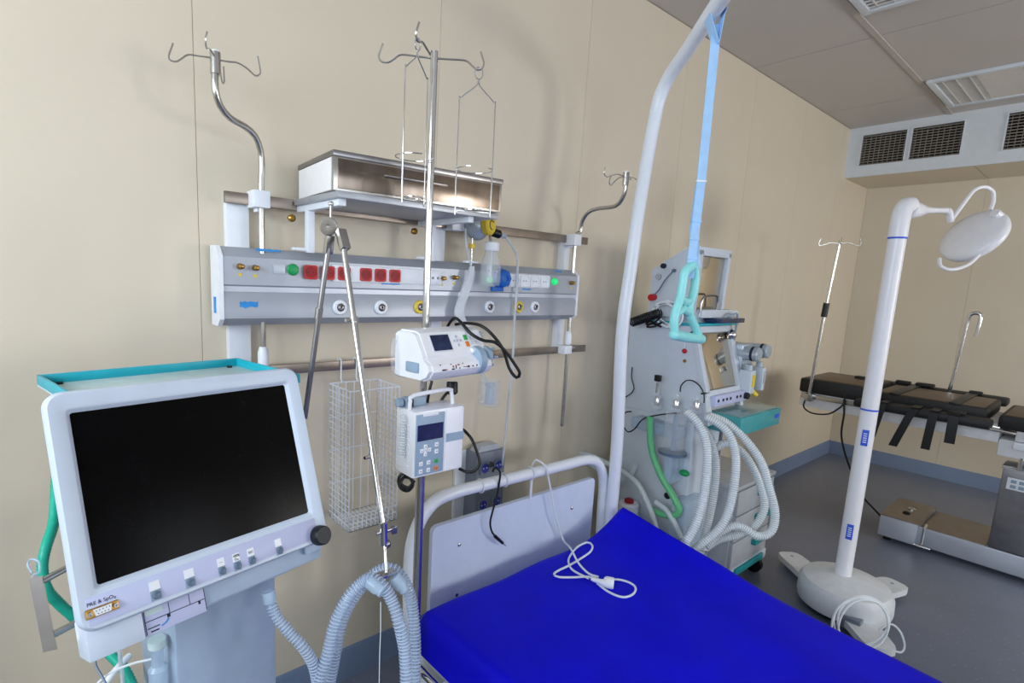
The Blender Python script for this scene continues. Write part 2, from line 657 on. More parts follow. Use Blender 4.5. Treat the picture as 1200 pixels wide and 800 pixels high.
# ================================================================== BEDHEAD UNIT
bu = thing('bedhead_unit', 'long grey bedhead supply unit with red sockets between two wall rails', 'supply unit', (1.16, YB, 1.2))
FY = 1.571                                        # front face of the trunking
x0, x1 = .418, 1.90
def prof_body(z0, z1, bulge):
    return [(YB - .02, z0), (FY + .02, z0), (FY, z0 + .018), (FY, z1 - .018), (FY + .02, z1), (YB - .02, z1)]
MX = Matrix(((0, 0, 1, x0), (1, 0, 0, 0), (0, 1, 0, 0), (0, 0, 0, 1)))
B().prism([(1.65, 1.449), (FY + .006, 1.449), (FY, 1.456), (FY, 1.532), (FY + .028, 1.559), (1.65, 1.559)], x1 - x0, MX).build('upper_trunking', 'panel_grey', bu)
B().prism([(1.65, 1.342), (FY + .022, 1.342), (FY, 1.362), (FY, 1.425), (FY + .012, 1.446), (FY + .012, 1.449), (1.65, 1.449)], x1 - x0, MX).build('lower_trunking', 'panel_grey', bu)
B().box2((x0 + .001, FY + .004, 1.4365), (x1 - .001, FY + .02, 1.452)).build('joint_strip', 'panel_light', bu)
for xa in (x0 - .012, x1):
    B().prism([(1.65, 1.34), (FY + .02, 1.34), (FY - .002, 1.36), (FY - .002, 1.534), (FY + .027, 1.561), (1.65, 1.561)], .012,
              Matrix(((0, 0, 1, xa), (1, 0, 0, 0), (0, 1, 0, 0), (0, 0, 0, 1)))).build('end_cap', 'white_plastic', bu)
for (a, c) in ((.448, .511), (1.166, 1.214), (1.868, 1.918)):
    B().box2((a, 1.64, 1.195), (c, YB, 1.713), .003).build('wall_post', 'white_plastic', bu)
B().box2((.44, 1.622, 1.679), (2.016, 1.634, 1.711), .002).build('upper_rail', 'rail_brown', bu)
B().box2((.44, 1.622, 1.183), (2.06, 1.634, 1.214), .002).build('lower_rail', 'rail_brown', bu)
for xx in (.48, 1.19, 1.893):
    for zz in (1.695, 1.1985):
        B().box2((xx - .012, 1.633, zz - .012), (xx + .012, 1.642, zz + .012)).build('rail_spacer', 'steel', bu)

def FM(x, z, y=FY):
    """frame on the front of the unit: local X right, Y up, Z towards the room"""
    return Matrix(((1, 0, 0, x), (0, 0, -1, y), (0, 1, 0, z), (0, 0, 0, 1)))

B().box2((.735, FY - .006, 1.474), (1.152, FY, 1.524), .002).build('socket_strip', 'white_plastic', bu)
for px in ([(0.664, 1.565, 1.509), (0.719, 1.565, 1.506), (0.772, 1.565, 1.504), (0.848, 1.565, 1.502), (0.901, 1.565, 1.503), (0.956, 1.565, 1.502)]):
    s = B().ring_plate(.042, .042, .0185, .004, FM(px[0], 1.499, FY - .006), 24, .0012).build('socket', 'red', bu)
    B().cyl((-.008, 0, .0013), (-.008, 0, .0022), .0025, None, 8, FM(px[0], 1.499, FY - .006)).cyl((.008, 0, .0013), (.008, 0, .0022), .0025, None, 8, FM(px[0], 1.499, FY - .006)).build('contact', 'black', s)
    B().cyl((0, 0, .0012), (0, 0, .0017), .0165, None, 24, FM(px[0], 1.499, FY - .006)).build('recess', 'red_dark', s)
ds = B().box2((1.096, FY - .010, 1.482), (1.144, FY - .006, 1.516), .001).build('data_socket', 'white_plastic', bu)
for dx in (-.011, .011):
    B().box2((1.12 + dx - .004, FY - .0115, 1.494), (1.12 + dx + .004, FY - .010, 1.502)).build('port', 'socket_grey', ds)

def knob(pt, r, m, name, h=.016, ring=None):
    o = B().lathe([(r * 1.15, 0), (r * 1.15, .004), (r, .006), (r * .95, h), (r * .5, h + .002), (1e-6, h + .002)], FM(pt[0], pt[2]), 20).build(name, m, bu)
    return o
for pt in [(0.462, 1.571, 1.506), (0.503, 1.571, 1.504), (1.155, 1.571, 1.498), (1.211, 1.571, 1.503), (1.858, 1.571, 1.503)]:
    k = knob(pt, .0075, 'brass', 'earth_terminal', .02)
    B().box2((pt[0] - .005, FY - .0012, pt[2] - .026), (pt[0] + .005, FY, pt[2] - .018)).build('marker', 'yellow', k)
knob((0.611, 1.571, 1.504), .015, 'green', 'green_push_button', .014)
pt = (0.571, 1.571, 1.504)
B().box2((pt[0] - .017, FY - .003, pt[2] - .014), (pt[0] + .017, FY, pt[2] + .014), .001).build('blank_plate', 'panel_light', bu)
knob((1.379, 1.571, 1.5), .010, 'green_lit', 'green_indicator', .014)
knob((1.747, 1.571, 1.505), .0125, 'green_lit', 'green_indicator', .014)
sx0, sx1 = (1.479, 1.565, 1.503)[0], (1.713, 1.565, 1.511)[0]
B().box2((sx0, FY - .006, 1.476), (sx1, FY, 1.528), .002).build('socket_strip', 'white_plastic', bu)
for k in range(4):
    xx = sx0 + (k + .5) * (sx1 - sx0) / 4
    w = (sx1 - sx0) / 4 - .004
    s = B().ring_plate(w, .044, w * .42, .004, FM(xx, 1.502, FY - .006), 24, .001).build('socket', 'white_plastic', bu)
    B().cyl((-.007, 0, .001), (-.007, 0, .002), .0022, None, 8, FM(xx, 1.502, FY - .006)).cyl((.007, 0, .001), (.007, 0, .002), .0022, None, 8, FM(xx, 1.502, FY - .006)).build('contact', 'black', s)
# blue gas outlet with its cap, a half-turned hexagonal collar
pt = (1.436, 1.571, 1.508)
o = B().lathe([(.041, 0), (.041, .008), (.034, .012), (.034, .03), (.024, .036), (.014, .036), (.014, .03), (1e-6, .03)], FM(pt[0], pt[2]), 7).build('blue_outlet_cap', 'blue_plastic', bu)
B().box2((-.046, -.05, 0), (.012, -.034, .012), .002, FM(pt[0], pt[2])).build('tab', 'blue_plastic', o)
for pt, m in zip([(0.761, 1.571, 1.394), (0.908, 1.571, 1.394), (1.063, 1.571, 1.396), (1.386, 1.571, 1.397), (1.543, 1.571, 1.397), (1.637, 1.571, 1.397)], ('white_plastic', 'white_plastic', 'yellow', 'white_plastic', 'yellow', 'white_plastic')):
    Mo = FM(pt[0], pt[2])
    o = B().lathe([(.0235, 0), (.0235, .007), (.021, .010), (.013, .010), (.012, .003), (1e-6, .003)], Mo, 28).build('gas_outlet', m, bu)
    B().lathe([(.0115, .0032), (.0115, .011), (.008, .013), (.0045, .013), (.004, .006), (1e-6, .006)], Mo, 18).build('valve', 'steel_dark', o)
    B().box2((-.002, .004, .012), (.010, .0075, .0145), 0, Mo).build('latch', 'black', o)
for (c, w, h) in (((0.485, 1.571, 1.401), .05, .022), ((0.545, 1.58, 1.555), .07, .008), ((0.945, 1.571, 1.472), .07, .006),
                  ((1.586, 1.571, 1.469), .05, .007), ((1.786, 1.571, 1.549), .04, .007)):
    n = 7
    up = [(-w / 2 + w * k / n, h / 2 * random.uniform(.6, 1.1)) for k in range(n + 1)]
    dn = [(w / 2 - w * k / n, -h / 2 * random.uniform(.5, 1.1)) for k in range(n + 1)]
    yy = FY if c[2] < 1.535 else FY + .012
    B().prism(up + dn, .0006, FM(c[0], c[2], yy)).build('film_remnant', 'blue_film', bu)
B().box2((x0 - .0135, FY + .03, 1.375), (x0 - .012, FY + .05, 1.42)).build('film_remnant', 'blue_film', bu)

# power box under the rail, on its own white conduit
pb = thing('power_box', 'grey wall power box with blue sockets half hidden by the headboard', 'power box', (1.42, YB, .50))
B().box2((1.322, 1.655, .13), (1.378, YB, .80), .002).build('conduit', 'white_plastic', pb)
B().box2((1.375, 1.585, .50), (1.535, YB, .80), .008).build('housing', 'socket_grey', pb)
B().prism([(1.39, .80), (1.52, .80), (1.50, .822), (1.41, .822)], .05, Matrix(((1, 0, 0, 0), (0, 0, 1, 1.60), (0, 1, 0, 0), (0, 0, 0, 1)))).build('top_cap', 'panel_light', pb)
for (x, z) in ((1.42, .735), (1.495, .735), (1.42, .655), (1.495, .655), (1.42, .575), (1.495, .575)):
    s = B().ring_plate(.054, .054, .021, .006, FM(x, z, 1.585), 24, .001).build('socket', 'socket_grey', pb)
    B().cyl((0, 0, .001), (0, 0, .003), .0195, None, 20, FM(x, z, 1.585)).build('insert', 'socket_blue', s)
    for dx in (-.009, .009):
        B().cyl((dx, 0, .003), (dx, 0, .0045), .003, None, 8, FM(x, z, 1.585)).build('contact', 'white_plastic', s)
B().cyl((1.457, 1.59, 0.742), (1.443, 1.575, 0.749), .012, None, 16).build('knob', 'black', pb)

# ================================================================== SHELF AND STEEL CASE
sh = thing('wall_shelf', 'steel shelf on white brackets hung from the upper wall rail', 'shelf', (.9, 1.63, 1.6))
B().box2((.632, 1.32, 1.692), (1.185, 1.612, 1.709), .002).build('shelf_plate', 'shelf_steel', sh)
for xx in (.655, 1.09):
    br = B().box2((xx - .011, 1.34, 1.674), (xx + .011, 1.621, 1.692), .002).build('bracket', 'white_metal', sh)
    B().box2((xx - .011, 1.54, 1.555), (xx + .011, 1.562, 1.675), .002).build('upright', 'white_metal', br)
    B().box2((xx - .05, 1.545, 1.56), (xx + .011, 1.565, 1.568), .001).build('foot', 'white_metal', br)
    B().lathe([(.009, 0), (.011, .004), (.011, .014), (.006, .018), (1e-6, .018)], FM(xx - .03, 1.655, 1.622), 16).build('clamp_knob', 'brass', br)
sc = thing('steel_case', 'polished stainless steel drawer case on the wall shelf', 'case', (.9, 1.45, 1.709))
MB_ = zrot((.627, 1.336, 0), -4.5)
B().box2((0, 0, 1.7095), (.545, .285, 1.795), .002, MB_).build('body', 'steel_brushed', sc)
B().box2((-.002, -.003, 1.795), (.548, .288, 1.810), .003, MB_).build('lid', 'steel_dark', sc)
B().box2((-.0022, .012, 1.712), (.0, .275, 1.793), .0005, MB_).build('side_panel', 'case_side_glare', sc)  # thin white sheet carrying the painted window glare
B().box2((.14, -.010, 1.762), (.34, -.0015, 1.767), .002, MB_).build('drawer_pull', 'steel_dark', sc)
B().box2((.012, -.0025, 1.716), (.535, .0, 1.790), .001, MB_).build('drawer_front', 'steel_reflection', sc)  # room reflection painted in the steel colour

# ================================================================== INFUSION POLES ON THE RAILS
def hook_arm(c, ang, r, drop, up, tip):
    """wire arm leaving c in direction ang, dipping and curling up into a hook"""
    dx, dy = math.cos(ang), math.sin(ang)
    q = [(0, 0), (.45 * r, .004), (.62 * r, -.004), (.8 * r, -drop), (.95 * r, -drop - .004), (1.0 * r, -drop + .012), (.93 * r, up)]
    return spline([(c[0] + dx * a, c[1] + dy * a, c[2] + z) for a, z in q], .006)

def wall_pole(label, path, clampz, top, arms, hold_z, low_clamp):
    t = thing('infusion_pole', label, 'infusion pole', path[0], 'infusion poles clamped to the wall rails')
    B().tube(spline(path, .015), .0085, 14).build('pole', 'steel', t)
    xx, yy = path[0][0], path[0][1]
    B().box2((xx - .026, yy - .018, clampz - .024), (xx + .02, 1.64, clampz + .024), .004).build('rail_clamp', 'white_plastic', t)
    B().box2((xx - .012, yy + .004, clampz - .034), (xx + .01, 1.625, clampz - .024), .002).build('clamp_lip', 'white_plastic', t)
    if low_clamp:
        B().box2((xx - .03, yy - .01, 1.184), (xx + .02, 1.64, 1.222), .004).build('lower_clamp', 'white_plastic', t)
        B().box2((xx + .015, yy - .004, 1.205), (xx + .05, yy + .01, 1.215), .002).build('clamp_screw', 'steel', t)
    B().lathe([(.010, 0), (.0155, .006), (.0155, .045), (.011, .06), (.0095, .062)], Matrix.Translation((xx, yy, hold_z)), 16).build('sleeve', 'white_plastic', t)
    B().cyl((top[0], top[1], top[2] - .05), top, .0125, None, 16).build('hook_socket', 'steel', t)
    B().sphere((top[0], top[1], top[2]), .0115, (1, 1, .6), 14, 8).build('socket_cap', 'white_plastic', t)
    for a in arms:
        B().tube(spline(a, .005), .0022, 6).build('hook', 'steel', t)

wall_pole('S-bent infusion pole on the left end of the wall rails',
          [(.530, 1.592, 1.215), (.530, 1.592, 1.5), (0.53, 1.592, 1.722), (0.532, 1.59, 1.784), (0.527, 1.585, 1.826), (0.508, 1.57, 1.858), (0.477, 1.555, 1.873), (0.434, 1.53, 1.88), (0.404, 1.51, 1.9), (0.391, 1.5, 1.934), (0.392, 1.5, 1.973), (0.392, 1.5, 2.001)],
          1.695, (0.393, 1.5, 2.018),
          ([(0.389, 1.5, 2.004), (0.36, 1.5, 2), (0.333, 1.5, 1.996), (0.32, 1.5, 1.985), (0.307, 1.5, 1.974), (0.295, 1.5, 1.973), (0.291, 1.5, 1.981), (0.301, 1.5, 2.012)], [(0.396, 1.5, 2.002), (0.424, 1.5, 2.005), (0.445, 1.5, 2.008), (0.468, 1.5, 2.001), (0.488, 1.5, 1.989), (0.499, 1.5, 1.995), (0.501, 1.5, 2.004), (0.495, 1.5, 2.037)],
           [(0.388, 1.49, 2.005), (0.374, 1.47, 2.011), (0.361, 1.45, 2.005), (0.357, 1.44, 2.019), (0.361, 1.44, 2.037)], [(0.403, 1.51, 2), (0.412, 1.53, 1.986), (0.421, 1.55, 1.969), (0.429, 1.56, 1.973), (0.431, 1.57, 2.013)]), 1.215, False)
wall_pole('S-bent infusion pole on the right end of the wall rails, reaching down below them',
          [(1.893, 1.592, .845), (1.893, 1.592, 1.3), (1.893, 1.592, 1.68), (1.918, 1.59, 1.728), (1.915, 1.58, 1.773), (1.912, 1.55, 1.807), (1.92, 1.51, 1.821), (1.924, 1.42, 1.826), (1.918, 1.385, 1.852), (1.915, 1.37, 1.885), (1.914, 1.37, 1.92)],
          1.69, (1.911, 1.37, 1.953),
          ([(1.902, 1.37, 1.935), (1.856, 1.37, 1.938), (1.813, 1.37, 1.925), (1.787, 1.37, 1.918), (1.769, 1.37, 1.928), (1.771, 1.37, 1.951)], [(1.925, 1.37, 1.938), (1.96, 1.37, 1.94), (1.991, 1.37, 1.935), (2.011, 1.37, 1.927), (2.021, 1.37, 1.942), (2.011, 1.37, 1.965)],
           [(1.889, 1.36, 1.929), (1.814, 1.33, 1.914), (1.757, 1.31, 1.888), (1.725, 1.3, 1.87), (1.706, 1.295, 1.879), (1.714, 1.295, 1.902)], [(1.933, 1.38, 1.941), (1.974, 1.41, 1.957), (2.016, 1.43, 1.952), (2.043, 1.44, 1.953), (2.04, 1.44, 1.974)]), 1.225, True)

# ================================================================== WIRE BASKET
wbk = thing('wire_basket', 'tall white wire basket hooked over the lower wall rail', 'basket', (.86, 1.55, .70))
bx0, bx1, by0, by1, bz0, bz1 = .746, .922, 1.462, 1.606, .690, 1.145
def wires(b, p, u, w, nu, nw):
    p, u, w = Vector(p), Vector(u), Vector(w)
    for k in range(nu + 1):
        b.cyl(p + u * (k / nu), p + u * (k / nu) + w, .0017, None, 5)
    for k in range(nw + 1):
        b.cyl(p + w * (k / nw), p + w * (k / nw) + u, .0017, None, 5)
W_, D_, H_ = bx1 - bx0, by1 - by0, bz1 - bz0
tp = .02                                           # the basket narrows a little towards its foot
for nm, p, u, w, nu, nw in (('left_mesh', (bx0, by0, bz0), (0, D_, 0), (0, 0, H_), 6, 22), ('right_mesh', (bx1, by0, bz0), (0, D_, 0), (0, 0, H_), 6, 22),
                            ('rear_mesh', (bx0, by1, bz0), (W_, 0, 0), (0, 0, H_), 6, 4), ('front_mesh', (bx0, by0, bz0), (W_, 0, 0), (0, 0, .05), 11, 2),
                            ('bottom_mesh', (bx0, by0, bz0), (W_, 0, 0), (0, D_, 0), 11, 6)):
    b = B()
    wires(b, p, u, w, nu, nw)
    tag(b.build(nm, 'white_metal', wbk), None, None)
B().tube([(bx0, by0, bz1), (bx1, by0, bz1), (bx1, by1, bz1), (bx0, by1, bz1)], .0022, 6, True).build('rim_wire', 'white_metal', wbk)
for xx in (bx0 + .045, bx1 - .075):
    B().tube([(xx, 1.605, bz1), (xx, 1.617, bz1 + .01), (xx, 1.617, 1.218), (xx, 1.63, 1.221), (xx, 1.639, 1.216), (xx, 1.639, 1.20)], .0025, 6).build('hook', 'white_metal', wbk)

# ================================================================== OXYGEN SET ON THE UPPER RAIL
ox = thing('oxygen_flowmeter', 'yellow-knobbed oxygen flowmeter with clear humidifier bottle hanging on the upper rail', 'flowmeter', (1.30, 1.6, 1.48))
B().box2((1.205, 1.585, 1.672), (1.265, 1.64, 1.722), .004).build('rail_clamp', 'white_plastic', ox)
B().cyl((1.262, 1.59, 1.69), (1.272, 1.59, 1.69), .02, None, 20).build('green_ring', 'green', ox)
c0 = Vector((1.305, 1.565, 1.694))
B().sphere(c0, .050, (1, .9, 1.05), 20, 12).build('regulator', 'flow_grey', ox)
kn = (1.309, 1.53, 1.701)
kd = Vector((.35, -.93, .05)).normalized()
k0 = c0 + kd * .03
o = B().lathe([(.030, 0), (.036, .006), (.036, .024), (.031, .030), (1e-6, .030)], align(k0, k0 + kd), 22).build('flow_knob', 'yellow', ox)
ar = [(math.cos(math.radians(a)) * .016, math.sin(math.radians(a)) * .016, .0305) for a in range(40, 300, 20)]
B().tube(ar, .0018, 6, False, align(k0, k0 + kd)).build('arrow_mark', 'black', o)
B().cyl((1.365, 1.545, 1.676), (1.392, 1.54, 1.670), .016, None, 16).cyl((1.392, 1.54, 1.670), (1.398, 1.54, 1.669), .010, None, 16).build('black_cap', 'black', ox)
B().cyl((1.396, 1.545, 1.670), (1.435, 1.555, 1.668), .0125, .010, 14).build('outlet_nozzle', 'clear_blue', ox)
B().cyl((1.345, 1.53, 1.63), (1.345, 1.54, 1.67), .005, None, 10).build('stem', 'steel', ox)
bo = B().lathe([(.004, .0), (.028, .002), (.030, .012), (.030, .075), (.026, .095), (.019, .112), (.0185, .13), (.0178, .13), (.0175, .112), (.0245, .094), (.0285, .074), (.0285, .012), (1e-6, .006)],
               Matrix.Translation((1.345, 1.525, 1.478)) @ Matrix.Diagonal((1.3, 1.3, 1.04, 1)), 24).build('humidifier_bottle', 'clear', ox)
B().lathe([(.0215, 0), (.0225, .003), (.0225, .026), (.018, .030), (1e-6, .030)], Matrix.Translation((1.345, 1.525, 1.606)) @ Matrix.Diagonal((1.25, 1.25, 1.1, 1)), 20).build('bottle_cap', 'white_plastic', bo)
B().cyl((1.345, 1.525, 1.49), (1.345, 1.525, 1.61), .004, None, 8).build('dip_tube', 'white_plastic', bo)
B().cyl((1.283, 1.565, 1.612), (1.283, 1.565, 1.628), .012, None, 14).build('yellow_nut', 'yellow', ox)
B().cyl((1.283, 1.565, 1.54), (1.283, 1.565, 1.66), .004, None, 10).build('thin_stem', 'steel', ox)
B().box2((1.25, 1.555, 1.558), (1.31, 1.575, 1.566), .001).build('stem_plate', 'white_plastic', ox)

def soft(name, label, pts, r, m, cat, n=8, group=None, step=.015, parent=None):
    if parent:
        return B().tube(spline(pts, step), r, n).build(name, m, parent)
    return tag(B().tube(spline(pts, step), r, n).build(name, m), label, cat, group)

soft('oxygen_tube', 'thin clear tube curving down from the flowmeter nozzle past the white sockets', [(1.43, 1.555, 1.668), (1.452, 1.555, 1.655)] + [(1.506, 1.555, 1.597), (1.513, 1.555, 1.515), (1.515, 1.555, 1.43), (1.512, 1.555, 1.345), (1.515, 1.555, 1.259), (1.513, 1.555, 1.154), (1.505, 1.555, 1.013), (1.497, 1.555, 0.87), (1.492, 1.555, 0.742)], .005, 'tube_soft', 'tube')
soft('suction_tube', 'thin clear tube dropping from the rail clamp beside the humidifier', [(1.245, 1.56, 1.68)] + [(1.246, 1.555, 1.627), (1.26, 1.555, 1.582), (1.275, 1.555, 1.546)], .004, 'tube_soft', 'tube')
# folded, flattened clear sleeve that runs down behind the syringe pump
sl = spline([(1.266, 1.54, 1.546), (1.261, 1.54, 1.506), (1.243, 1.54, 1.459), (1.226, 1.54, 1.419), (1.216, 1.54, 1.385), (1.225, 1.54, 1.353), (1.251, 1.54, 1.322)], .01)
tag(B().ribbon(sl, (1, 0, .15), [.02 + .02 * min(1, i / 8) for i in range(len(sl))], .008).build('clear_sleeve', 'tube_soft'), 'flattened clear plastic sleeve hanging behind the syringe pump', 'sleeve')
# suction jar behind the pump
sj = thing('suction_jar', 'clear plastic jar with white float hanging right of the syringe pump', 'jar', (1.335, 1.5, 1.07))
jc = (1.349, 1.5, 1.025)
B().lathe([(1e-6, 0), (.030, 0), (.033, .006), (.031, .075), (.0315, .078), (.029, .078), (.0305, .008), (1e-6, .004)], Matrix.Translation(jc) @ Matrix.Diagonal((1.3, 1.3, 1.25, 1)), 24).build('jar_body', 'clear', sj)
B().lathe([(.006, .004), (.019, .006), (.017, .03), (.013, .06), (.019, .064), (.019, .072), (1e-6, .072)], Matrix.Translation(jc) @ Matrix.Diagonal((1.05, 1.05, 1.2, 1)), 20).build('float', 'clear_blue', sj)
B().cyl(Vector(jc) + Vector((0, 0, .07)), Vector(jc) + Vector((0, .06, .13)), .004, None, 8).build('hanger', 'clear_blue', sj)
B().box2((jc[0] - .012, 1.6, 1.178), (jc[0] + .012, 1.64, 1.220), .004).build('rail_clamp', 'white_plastic', sj)
B().cyl((jc[0], 1.55, jc[2] + .12), (jc[0], 1.60, 1.19), .006, None, 8).build('hanger_arm', 'white_plastic', sj)

# ================================================================== DRIP STAND WITH PUMPS
SX, SY = .830, 1.195
st = thing('drip_stand', 'steel drip stand carrying both pumps beside the headboard', 'drip stand', (SX, SY, 0))
B().cyl((SX, SY, .12), (SX, SY, 1.10), .0125, None, 20).build('lower_pole', 'steel', st)
B().cyl((SX, SY, 1.10), (SX, SY, 2.058), .0095, None, 20).build('upper_pole', 'steel_bright', st)
B().lathe([(.0125, 0), (.02, .004), (.02, .05), (.012, .055)], Matrix.Translation((SX, SY, 1.08)), 18).build('height_clamp', 'steel_dark', st)
B().lathe([(.035, 0), (.035, .03), (.018, .05), (.0126, .09)], Matrix.Translation((SX, SY, .09)), 20).build('hub', 'steel_dark', st)
for k in range(5):
    a = math.radians(225 + 72 * k)
    e = Vector((SX + .26 * math.cos(a), SY + .26 * math.sin(a), .075))
    l = B().tube([(SX + .02 * math.cos(a), SY + .02 * math.sin(a), .11), (SX + .14 * math.cos(a), SY + .14 * math.sin(a), .10), e], .011, 10).build('leg', 'steel', st)
    B().cyl(e + Vector((-.010 * math.sin(a), .010 * math.cos(a), -.047)), e + Vector((.010 * math.sin(a), -.010 * math.cos(a), -.047)), .027, None, 18).build('caster', 'black_rubber', l)
TOP = (SX, SY, 2.055)
for a in ([(0.829, 1.209, 2.046), (0.801, 1.232, 2.049), (0.771, 1.257, 2.051), (0.757, 1.266, 2.04), (0.745, 1.275, 2.031), (0.732, 1.286, 2.032), (0.727, 1.292, 2.045), (0.738, 1.29, 2.077)],
          [(0.833, 1.206, 2.046), (0.862, 1.181, 2.045), (0.896, 1.154, 2.044), (0.908, 1.141, 2.032), (0.918, 1.131, 2.022), (0.928, 1.124, 2.026), (0.932, 1.123, 2.039), (0.927, 1.132, 2.067)],
          [(0.83, 1.21, 2.053), (0.81, 1.201, 2.061), (0.791, 1.192, 2.068), (0.773, 1.179, 2.059), (0.762, 1.175, 2.061), (0.757, 1.168, 2.073), (0.764, 1.168, 2.097)]):
    B().tube(spline(a, .005), .0026, 7).build('hook', 'steel', st)
def bottle_holder(label, c, yaw, hh, w, rz, rr, z_ring):
    """wire cage for an infusion bottle, hung by its eye from a drip-stand hook"""
    t = thing('bottle_holder', label, 'bottle holder', (c[0], c[1], c[2] - hh), 'wire bottle holders on the drip stand')
    M = zrot(c, yaw)
    eye = [(.011 * math.cos(a), 0, -.006 + .014 * math.sin(a)) for a in [2 * math.pi * k / 14 for k in range(14)]]
    B().tube(eye, .0018, 6, True, M).build('eye', 'steel_bright', t)
    cage = spline([(-.002, 0, -.02), (-.004, 0, -.035), (-w / 2 + .004, 0, -.07), (-w / 2, 0, -.09), (-w / 2, 0, -hh + .008), (-w / 2 + .006, 0, -hh), (0, 0, -hh), (w / 2 - .006, 0, -hh), (w / 2, 0, -hh + .008), (w / 2, 0, -.09), (w / 2 - .004, 0, -.07), (.004, 0, -.035), (.002, 0, -.02)], .01)
    B().tube(cage, .0018, 6, False, M).build('cage_wire', 'steel_bright', t)
    ring = [(rr * math.cos(math.radians(a)), rr * math.sin(math.radians(a)), -z_ring) for a in range(-60, 245, 12)]
    B().tube(ring, .0018, 6, False, M).build('ring', 'steel_bright', t)
    seat = [(rr * .55 * math.cos(math.radians(a)), rr * .55 * math.sin(math.radians(a)), -hh + .003) for a in range(0, 360, 20)]
    B().tube(seat, .0018, 6, True, M).build('seat_ring', 'steel_bright', t)
bottle_holder('wire bottle holder hanging at the front hook, crossing the stand pole', Vector((0.767, 1.176, 2.055)) + Vector((0, 0, .002)), 20, .365, .092, 0, .047, .265)
bottle_holder('wire bottle holder hanging free on the right-hand hook', Vector((0.921, 1.127, 2.015)) + Vector((0, 0, .005)), -22, .345, .096, 0, .047, .240)

# ---- syringe pump
MS = Matrix(((0.9903, 0, 0.1392, 0.81), (0.1392, 0, -0.9903, 1.039), (0, 1, 0, 1.315), (0, 0, 0, 1)))
sp = thing('syringe_pump', 'white syringe pump with small dark screen clamped high on the drip stand', 'syringe pump', tuple(MS @ Vector((0, -.06, 0))))
pe = [(-.085, -.052), (-.085, .052), (-.075, .060), (-.025, .060), (-.012, .055), (.018, .004), (.016, -.002), (.036, -.016), (.040, -.030), (.030, -.046), (.010, -.055), (-.07, -.055)]
a0, a1 = -.106, .100
PMX = MS @ Matrix(((0, 0, 1, a0), (0, 1, 0, 0), (1, 0, 0, 0), (0, 0, 0, 1)))     # polygon (c,b) extruded along a
B().prism(pe, a1 - a0, PMX).build('housing', 'pump_white', sp)
capp = [(x * .96 - .001, y * .93) for x, y in pe]
B().prism(capp, .012, MS @ Matrix(((0, 0, 1, a0 - .012), (0, 1, 0, 0), (1, 0, 0, 0), (0, 0, 0, 1)))).build('end_cap', 'pump_white', sp)
B().box2((a0 - .016, -.036, -.040), (a0 - .011, -.012, .004), .004, MS).build('side_grip', 'pump_blue', sp)
# slanted control face: local frame on the sloping strip
def slant(p, q):
    p, q = Vector((0, p[1], p[0])), Vector((0, q[1], q[0]))
    up = (q - p).normalized()
    rt = Vector((1, 0, 0))
    nn = rt.cross(up)
    return MS @ Matrix(((rt.x, up.x, nn.x, p.x), (rt.y, up.y, nn.y, p.y), (rt.z, up.z, nn.z, p.z), (0, 0, 0, 1)))
SF = slant((.018, .004), (-.012, .055))
scr = B().box2((-.078, .012, 0), (-.018, .052, .0016), 0, SF).build('screen', 'slate_screen', sp)
B().box2((-.081, .009, 0), (-.015, .055, .0008), 0, SF).build('screen_bezel', 'pump_side', sp)
for (x, y) in ((-.004, .034), (.018, .034), (.007, .045), (.007, .022), (.007, .034)):
    k = B().box2((x - .005, y - .004, 0), (x + .005, y + .004, .0016), .0005, SF).build('button', 'pump_side', sp)
    B().box2((x - .0012, y - .001, .0016), (x + .0012, y + .001, .002), 0, SF).build('mark', 'ink', k)
B().box2((.034, .034, 0), (.046, .048, .002), .0005, SF).build('start_button', 'button_green', sp)
B().box2((.034, .016, 0), (.046, .030, .002), .0005, SF).build('stop_button', 'orange', sp)
for (x, y) in ((.056, .041), (.070, .041), (.056, .025), (.070, .025)):
    B().box2((x - .005, y - .005, 0), (x + .005, y + .005, .0016), .0005, SF).build('button', 'pump_side', sp)
# printed diagram on the lower door
DF = slant((.040, -.030), (.036, -.016))
for (x0_, x1_, y0_, y1_, m) in ((-.083, -.080, .014, .017, 'ink'), (-.078, -.066, .001, .0045, 'ink'), (-.066, -.060, .002, .004, 'red'), (-.048, -.045, .013, .016, 'ink'), (-.046, -.036, .001, .004, 'ink'),
                                (-.042, -.038, .006, .011, 'red'), (-.032, -.029, .003, .012, 'ink'), (-.025, -.018, .010, .013, 'red'), (-.020, -.017, .001, .005, 'ink'), (-.008, -.005, .012, .015, 'ink'),
                                (-.006, .006, .004, .0052, 'ink'), (.006, .010, .003, .006, 'red'), (.011, .016, .002, .007, 'ink'), (.026, .030, .003, .006, 'ink'), (.030, .034, .004, .005, 'red'), (.041, .045, .003, .007, 'ink')):
    B().box2((x0_, y0_, .0002), (x1_, y1_, .0008), 0, DF).build('print_mark', m, sp)
